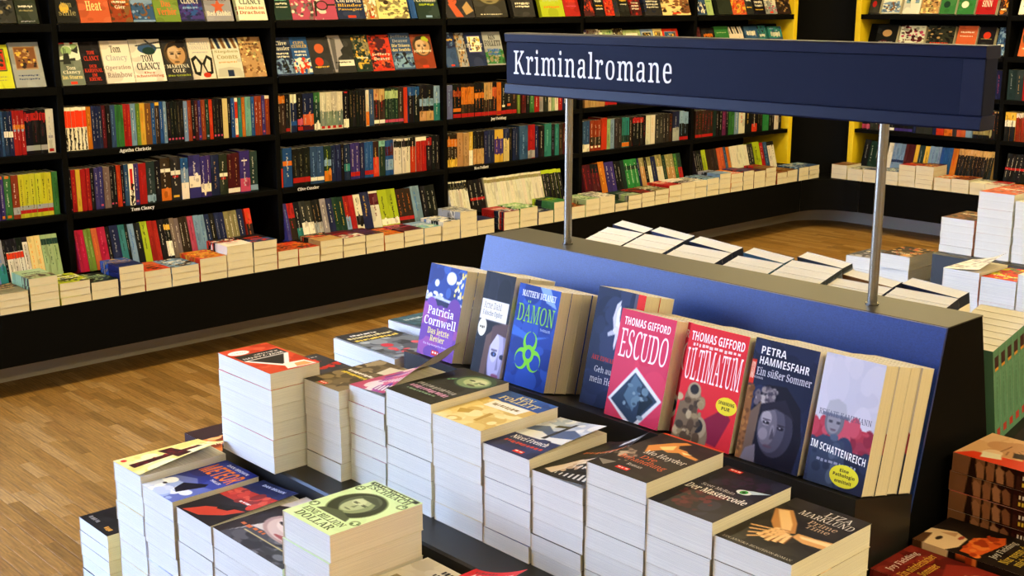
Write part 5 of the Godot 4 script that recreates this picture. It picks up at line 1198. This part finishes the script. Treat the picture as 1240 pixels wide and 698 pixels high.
# ---------------------------------------------------------------- books on the table
func fill_table():
	var mid := "piles on the middle tier of the display table"
	var low := "piles on the lower tier of the display table"
	var q := -PI / 2
	# middle tier, left to right: description, cover, x of the near face, z range, top, books, options
	var rows := [
		["red paperback with black triangle", "red_triangle", 1.19, 0.113, -2.153, -1.956, 0.905, 6, PI, {}],
		["olive brown paperback with yellow title", "brown_dunes", 1.263, 0.186, -1.952, -1.836, 0.882, 5, q, {}],
		["paperback with its pink-backed cover curling open", "pink_edge", 1.284, 0.186, -1.833, -1.722, 0.893, 6, q, {"lift": Vector2(0.008, 0.07)}],
		["black paperback with green-lit face", "green_face", 1.283, 0.188, -1.717, -1.588, 0.913, 6, q, {}],
		["paperback with blue band over sand", "blue_band", 1.283, 0.184, -1.582, -1.453, 0.90, 6, q, {}],
		["pale blue paperback with winter lake", "winter_lake", 1.283, 0.185, -1.449, -1.336, 0.882, 6, q, {"lift": Vector2(0.0, 0.012)}],
		["dark paperback with pale figure, cover curling", "white_figure", 1.283, 0.186, -1.332, -1.219, 0.868, 6, q, {"lift": Vector2(0.006, 0.058)}],
		["black paperback with orange dancing flame figure", "fire_dancer", 1.283, 0.185, -1.213, -1.093, 0.915, 6, q, {}],
		["blue-black paperback with green eye", "code_eye", 1.283, 0.191, -1.089, -0.970, 0.893, 4, q, {"top_thick": 1.25}],
		["charcoal paperback with clasped hands", "joined_hands", 1.283, 0.195, -0.966, -0.838, 0.876, 5, q, {}],
	]
	for r in rows: table_pile(r, 0.7008, "on the middle tier", mid)
	var lows := [
		["black paperback with orange corner", "black_orange", 1.0, 0.184, -2.455, -2.318, 0.508, 5, q, {}],
		["yellow paperback with dark cross", "dark_cross", 1.0, 0.19, -2.258, -2.140, 0.693, 8, q, {"lift": Vector2(0.004, 0.028)}],
		["blue paperback with orange title", "meteor", 1.0, 0.189, -2.134, -2.011, 0.681, 8, q, {}],
		["black and red paperback under navy band", "red_smear", 1.0, 0.19, -2.0, -1.872, 0.676, 9, q, {"lift": Vector2(0.0, 0.01)}],
		["pale paperback with veiled face", "veiled_face", 1.0, 0.2, -1.867, -1.636, 0.678, 8, q, {}],
		["pale green paperback like a banknote", "banknote", 1.0, 0.187, -1.629, -1.494, 0.786, 9, q, {}],
		["cream paperback with old building", "old_building", 1.004, 0.186, -1.488, -1.365, 0.69, 8, q, {}],
		["red paperback with cover curling up", "assassin", 1.004, 0.186, -1.362, -1.24, 0.715, 8, q, {"lift": Vector2(0.012, 0.042)}],
	]
	for r in lows: table_pile(r, 0.3608, "on the lower tier", low)
	table_pile(["orange paperback with dusky sky", "orange_dusk", 1.315, 0.125, -2.560, -2.375, 0.595, 6, 0.0, {}], 0.3608, "at the table's far corner", low)
	table_pile(["grey paperback with red letters", "grey_red_letters", 1.318, 0.125, -2.178, -1.99, 0.848, 4, PI, {}], 0.7008, "behind the red triangle pile", mid)
	table_pile(["grey collage paperback with yellow lines", "grey_collage", 1.56, 0.15, -2.28, -2.045, 0.84, 4, PI, {"lift": Vector2(0.003, 0.004), "jitter": 2.0}], 0.7008, "at the end of the riser", mid)
	table_pile(["dark teal paperback", "teal_sea", 1.73, 0.13, -2.30, -2.08, 0.85, 4, PI, {"lift": Vector2(0.0, 0.012)}], 0.7008, "behind the grey collage pile", mid)
	# right end of the table
	table_pile(["paperback with stone fingers on red", "stone_hand", 1.856, 0.137, -0.912, -0.712, 0.866, 5, 0.0, {"spine": spine_uv("stone_hand_spine"), "jitter": 1.6}], 0.7008, "at the riser's near end", mid)
	table_pile(["dark red paperback with yellow title", "red_summer", 1.60, 0.123, -0.905, -0.72, 0.742, 1, 0.0, {}], 0.7008, "beside the black letters", mid)
	table_pile(["black paperback with painted face", "painted_face", 1.728, 0.123, -0.905, -0.72, 0.752, 1, 0.0, {}], 0.7008, "next to the finger pile", mid)
	table_pile(["black paperback with grey letters", "black_letters", 1.478, 0.116, -0.828, -0.645, 0.745, 1, 0.0, {}], 0.7008, "beside the clasped hands pile", mid)
	# sloped display, face to the camera: cover, z range, height, copies, thickness, how far back the front stands
	var slope := [
		["purple paperback with night lights", "night", -2.002, -1.884, 0.197, 4, 0.03, 0.0],
		["black paperback with pale woman", "pale_woman", -1.826, -1.738, 0.208, 3, 0.038, 0.0],
		["blue paperback with green biohazard sign", "biohazard", -1.725, -1.61, 0.2, 4, 0.03, 0.0],
		["slate paperback with white bird", "bird", -1.549, -1.431, 0.226, 2, 0.04, 0.036],
		["crimson paperback with tilted photograph", "diamond", -1.452, -1.324, 0.198, 1, 0.033, 0.0],
		["crimson paperback of the same title", "diamond", -1.424, -1.302, 0.198, 2, 0.04, 0.036],
		["red paperback with binoculars", "binoculars", -1.293, -1.168, 0.2, 4, 0.03, 0.0],
		["navy paperback with dreaming girl", "dark_girl", -1.156, -1.033, 0.203, 4, 0.03, 0.0],
		["grey paperback with boy and yellow sticker", "boy_flag", -1.022, -0.917, 0.206, 4, 0.0375, 0.0],
	]
	var c := cos(TILT)
	var s := sin(TILT)
	var up := Vector3(s, c, 0)
	var out := Vector3(-c, s, 0)
	for r in slope:
		var front: float = r[7]
		for k in r[5]:
			var th: float = r[6]
			var label: String = r[0] + (", front copy on the sloped display" if k == 0 else ", %s copy back on the sloped display" % nth(k + 1))
			var at: Vector3 = Vector3(1.582, 0.8608, (r[2] + r[3]) / 2) - out * (front + th) + up * (r[4] / 2)
			at.z += 0.002 * sin(k * 2.3)
			paperback("display_paperback", label, "paperbacks standing on the sloped display", Transform3D(Basis(Vector3(0, 0, 1), out, -up), at), r[3] - r[2], r[4], th - 0.0001, cover(r[1]), Vector2.ZERO, null, 0)
			front += th
	# rear of the riser, backs to the camera
	var rear := [
		["plain_navy", -1.945, -1.832, 0.232, 5, 0.03, "first"], ["bird", -1.828, -1.71, 0.232, 5, 0.03, "second"], ["plain_navy", -1.70, -1.566, 0.232, 4, 0.034, "third"],
		["teal_sea", -1.546, -1.43, 0.232, 4, 0.032, "fourth"], ["grey_collage", -1.426, -1.306, 0.232, 5, 0.03, "fifth"], ["dark_girl", -1.30, -1.178, 0.226, 4, 0.03, "sixth"], ["plain_navy", -1.174, -1.046, 0.226, 4, 0.032, "seventh"], ["sage_spine", -1.042, -0.933, 0.186, 7, 0.024, "eighth"]]
	up = Vector3(-s, c, 0)
	out = Vector3(c, s, 0)
	for r in rear:
		var back := 0.003
		for k in r[4]:
			var green: bool = r[0] == "sage_spine"
			var label: String = ("sage green paperback, %s spine from the riser" % nth(k + 1)) if green else ("white page tops behind the riser, %s copy of the %s group" % [nth(k + 1), r[6]])
			var at: Vector3 = Vector3(2.054, 0.8222, (r[1] + r[2]) / 2) + out * back + up * (r[3] / 2)
			var basis := Basis(Vector3(0, 0, -1), out, -up)
			if k == r[4] - 1 and not green:
				basis = Basis(up, -0.14) * basis
				at += out * 0.0105
			paperback("display_paperback", label, "paperbacks leaning on the back of the riser", Transform3D(basis, at), r[2] - r[1], r[3], r[5] - 0.0001, cover(r[0]), Vector2.ZERO, spine_uv("sage_spine") if green else null, 1)
			back += r[5]
func spine_uv(called: String) -> Rect2:
	return uv_of(big_cells[called], cover_image)
func table_pile(r: Array, base: float, place: String, group: String):
	var depth: float = r[3]
	var wide: float = r[5] - r[4]
	var along: bool = absf(absf(r[8]) - PI / 2) < 0.1      # head of the cover points away along x
	pile(r[0], place, group, r[2] + depth / 2, (r[4] + r[5]) / 2, base, r[6], r[7], wide if along else depth, depth if along else wide, r[8], cover(r[1]), r[9])

func build_second_table():
	var t = thing("display_table", "black display table farther back with white-edged book piles", "table", Vector3.ZERO)
	var b := MB.new()
	b.slab(Vector3(3.45, 0.08, -2.78), Vector3(5.3, 0.36, -1.0), 0.004)
	part("lower_tier", b, mats.laminate, t)
	b = MB.new()
	b.box(Vector3(3.52, 0.0, -2.7), Vector3(5.22, 0.08, -1.08))
	part("plinth", b, mats.black, t)
	b = MB.new()
	b.slab(Vector3(4.06, 0.36, -2.14), Vector3(5.0, 0.715, -1.0), 0.004)
	part("middle_tier", b, mats.laminate, t)
func fill_second_table():
	var g := "piles on the farther display table"
	var q := -PI / 2
	for r in [
		["paperback with a white cover curling open", "w;5;W;s;#~s~.3~.4", 3.557, 0.187, -1.832, -1.712, 0.783, 7, 0.3608, {"lift": Vector2(0.012, 0.04), "top_thick": 1.6}],
		["paperback with flowery red cover", "v;5;L;e;#~w~.7~.75", 3.557, 0.187, -1.708, -1.596, 0.776, 7, 0.3608, {"top_thick": 1.4}],
		["paperback with a cream cover", "w;0;w;s;#~s~.3~.4", 3.557, 0.187, -1.592, -1.472, 0.80, 8, 0.3608, {}],
		["paperback with brown painted cover", "f;5;a;O;#~w~.7~.75", 4.1, 0.187, -2.373, -2.252, 0.675, 6, 0.3608, {"jitter": 5.0}],
		["paperback with slate grey cover", "g;5;s;k;#~w~.3~.4", 4.1, 0.187, -2.512, -2.388, 0.646, 6, 0.3608, {"jitter": 3.0}],
		["paperback with muddy brown cover", "b;5;f;h;#~w~.3~.4", 4.1, 0.187, -2.135, -2.010, 0.842, 5, 0.7158, {}],
		["paperback with speckled cover", "O;5;R;s;#~w~.3~.4", 4.1, 0.187, -2.002, -1.875, 0.95, 8, 0.7158, {}],
		["paperback with yellow-white cover", "W;5;w;a;#~w~.3~.4", 4.1, 0.187, -1.868, -1.748, 0.93, 7, 0.7158, {}]]:
		var d: float = r[3]
		pile(r[0], "on the farther table", g, r[2] + d / 2, (r[4] + r[5]) / 2, r[8], r[6], r[7], r[5] - r[4], d, q, wall_cover(r[1]), r[9])

# ---------------------------------------------------------------- books along the walls
func fill_ledges():
	for w in [1, 2]:
		var fr := wall_frame(w)
		var i := 0
		for item in (PILES_A if w == 1 else PILES_B).split(" "):
			var f := item.split(",")
			i += 1
			var s0 := float(f[0]) / 1000.0
			var wd := float(f[1]) / 1000.0
			var top := float(f[2]) / 1000.0
			var n := clampi(roundi((top - LEDGE_Y) / 0.034), 2, 5)
			var c := f[3].split(".")
			var cov := wall_cover("%s;%s;%s;%s;#~%s~.3~.4;#~%s~.5~.55" % [c[0], ["5", "1", "2", "5"][i % 4], c[1], c[2], c[2], c[2]])
			var y := LEDGE_Y + 0.0005
			var th := (top - LEDGE_Y) / n
			for k in n:
				var xf := fr * Transform3D(Basis(Vector3.UP, rng.randf_range(-0.012, 0.012)), Vector3(s0 + wd / 2, y, 0.155 + rng.randf_range(-0.002, 0.002)))
				var where: String = "long wall ledge" if w == 1 else "side wall ledge"
				var label := "%s book from the top, %s pile from the left on the %s" % [nth(n - k), nth(i), where]
				if k == n - 1: label = "topmost %s paperback, %s pile from the left on the %s" % [WORD[c[0]], nth(i), where]
				paperback("ledge_paperback", label, "paperback piles along the " + where, xf, wd - 0.004, 0.185, th - 0.0004, cov, Vector2.ZERO, null, 0)
				y += th

func fill_faces():
	var lean := 0.314
	var c := cos(lean)
	var s := sin(lean)
	var count := {}
	for e in FACES:
		var f: PackedStringArray = e.split("|")
		var a := f[0].split(",")
		var w := int(a[0])
		var row := int(a[1])
		var key := a[0] + a[1] + a[2]
		count[key] = count.get(key, 0) + 1
		var s0 := float(a[3]) / 1000.0
		var wd := float(a[4]) / 1000.0
		var L := rng.randf_range(0.184, 0.194)
		var th := rng.randf_range(0.018, 0.034)
		if w == 2: th += 0.012
		var y: float = SHELVES[3 if row == 1 else 2]
		var out := Vector3(0, s, c)
		var up := Vector3(0, c, -s)
		var at := Vector3(s0 + wd / 2, y + 0.0008, 0.002) - out * th + up * (L / 2)
		at.y += s * th + 0.0006
		var label := "%s, %s book of the %s face-out shelf, %s bay%s" % [f[2], nth(count[key]), "upper" if row == 1 else "lower", nth(int(a[2]) + 1), "" if w == 1 else " past corner"]
		paperback("face_out_paperback", label, "paperbacks shown face-out on the wall", wall_frame(w) * Transform3D(Basis(Vector3(1, 0, 0), out, -up), at), wd - 0.002, L, th, wall_cover(f[1]), Vector2.ZERO, null, 0)

func spine_cell(code: String) -> Rect2:
	var i := spine_n
	spine_n += 1
	art = spine_image
	cell = Rect2i((i % 97) * 21, (i / 97) * 161, 20, 160)
	if code.begins_with("Z"):
		R(0, 0, 1, 1, PAL.w)
		R(0, 0.08, 1, 0.38, "e63c1c" if code == "Z" else PAL.w)
		if code == "Zr": R(0.25, 0.12, 0.5, 0.5, PAL.r)
		for k in 7: P([0.1 + rng.randf() * 0.8, 0.47 + k * 0.07, 0.5 + rng.randf() * 0.5, 0.5 + k * 0.07, 0.2 + rng.randf() * 0.6, 0.62 + k * 0.07], "201c1a")
		R(0.42, 0.46, 0.1, 0.48, "201c1a"); R(0.3, 0.95, 0.4, 0.03, "201c1a")
		return uv_of(cell, spine_image)
	var f := code.split("/")
	var bt := f[0].split(".")
	var base := Color(hue(bt[0])).darkened(0.1).to_html(false)
	R(0, 0, 1, 1, base)
	blobs(5, 0, 0, 1, 1, 0.3, [base, Color(base).lightened(0.05).to_html(false), Color(base).darkened(0.12).to_html(false)])
	for k in range(1, f.size()):
		var r := f[k].substr(0, f[k].length() - 1).split("-")
		var y0 := float(r[0]) / 100.0
		var y1 := float(r[1]) / 100.0
		var col := hue(f[k].right(1))
		R(0.0 if y1 - y0 > 0.07 else 0.22, y0, 1.0 if y1 - y0 > 0.07 else 0.56, y1 - y0, col)
		if y1 - y0 > 0.14: blobs(3, 0.2, y0 + 0.02, 0.6, y1 - y0 - 0.04, 0.14, [Color(col).darkened(0.2).to_html(false), Color(col).lightened(0.1).to_html(false)])
	if bt.size() > 1:
		var ink := Color(PAL[bt[1]]).lerp(Color(base), 0.3).to_html(false)
		var y := rng.randf_range(0.1, 0.2)
		var stop := rng.randf_range(0.6, 0.82)
		var xo := rng.randf_range(0.34, 0.42)
		while y < stop:
			var l := rng.randf_range(0.02, 0.05)
			R(xo + rng.randf_range(-0.03, 0.03), y, rng.randf_range(0.08, 0.17), l, ink)
			y += l + (rng.randf_range(0.006, 0.014) if rng.randf() < 0.8 else 0.06)
	return uv_of(cell, spine_image)
func fill_spines():
	var paper := Rect2(0.3, 0.975, 0.1, 0.01)
	var row_word := {3: "upper row", 4: "middle row", 5: "lowest leaning row"}
	for key in SPINES:
		var kk: PackedStringArray = key.split(",")
		var w := int(kk[0])
		var shelf := int(kk[1])
		var bay := int(kk[2])
		var fr := wall_frame(w)
		var i := 0
		for item in SPINES[key].split(" "):
			var f: PackedStringArray = item.split(",")
			i += 1
			var s0 := float(f[0]) / 1000.0
			var wd := float(f[1]) / 1000.0 - 0.0008
			var uv := spine_cell(f[2])
			var h := 0.184 + 0.004 * rng.randf()
			if shelf == 4 and bay == 1 and i > 17: h += 0.006
			if wd > 0.045: h += 0.008
			var d := 0.115
			var b := MB.new()
			var x := wd / 2
			var ct := minf(0.0012, wd * 0.1)
			var patch := Rect2(uv.position + uv.size * Vector2(0.05, 0.02), uv.size * Vector2(0.1, 0.03))
			b.box(Vector3(-x, 0, -ct), Vector3(x, h, 0), patch, "f")
			b.quad(Vector3(-x, h, 0), Vector3(x, h, 0), Vector3(x, 0, 0), Vector3(-x, 0, 0), uv)
			b.box(Vector3(-x, 0, -d), Vector3(-x + ct, h, -ct), patch, "f")
			b.box(Vector3(x - ct, 0, -d), Vector3(x, h, -ct), patch, "f")
			b.box(Vector3(-x + ct, 0.001, -d + 0.001), Vector3(x - ct, h - 0.0015, -ct), paper, "flr")
			var y: float = SHELVES[1] if shelf == 3 else (SHELVES[0] if shelf == 4 else LEDGE_Y + 0.0765)
			var z := -0.02 - 0.003 * rng.randf()
			var basis := Basis.IDENTITY
			if shelf == 5:
				basis = Basis(Vector3.RIGHT, -0.26)
				z = 0.034
				y += 0.0012
			var o := MeshInstance3D.new()
			var called: String = "leaning_paperback" if shelf == 5 else ("shelved_paperback" if w == 1 else "side_wall_paperback")
			o.name = numbered(called)
			o.mesh = b.done()
			o.material_override = mats.spine
			o.transform = fr * Transform3D(basis, Vector3(s0 + wd / 2 + 0.0004, y, z))
			add_child(o)
			var base := f[2].substr(0, 1)
			tag(o, "%s paperback spine, %s from left, %s, %s bay%s" % [WORD[base], nth(i), row_word[shelf], nth(bay + 1), "" if w == 1 else " past corner"], "book", "%s, %s bay%s" % [row_word[shelf], nth(bay + 1), "" if w == 1 else " past corner"])
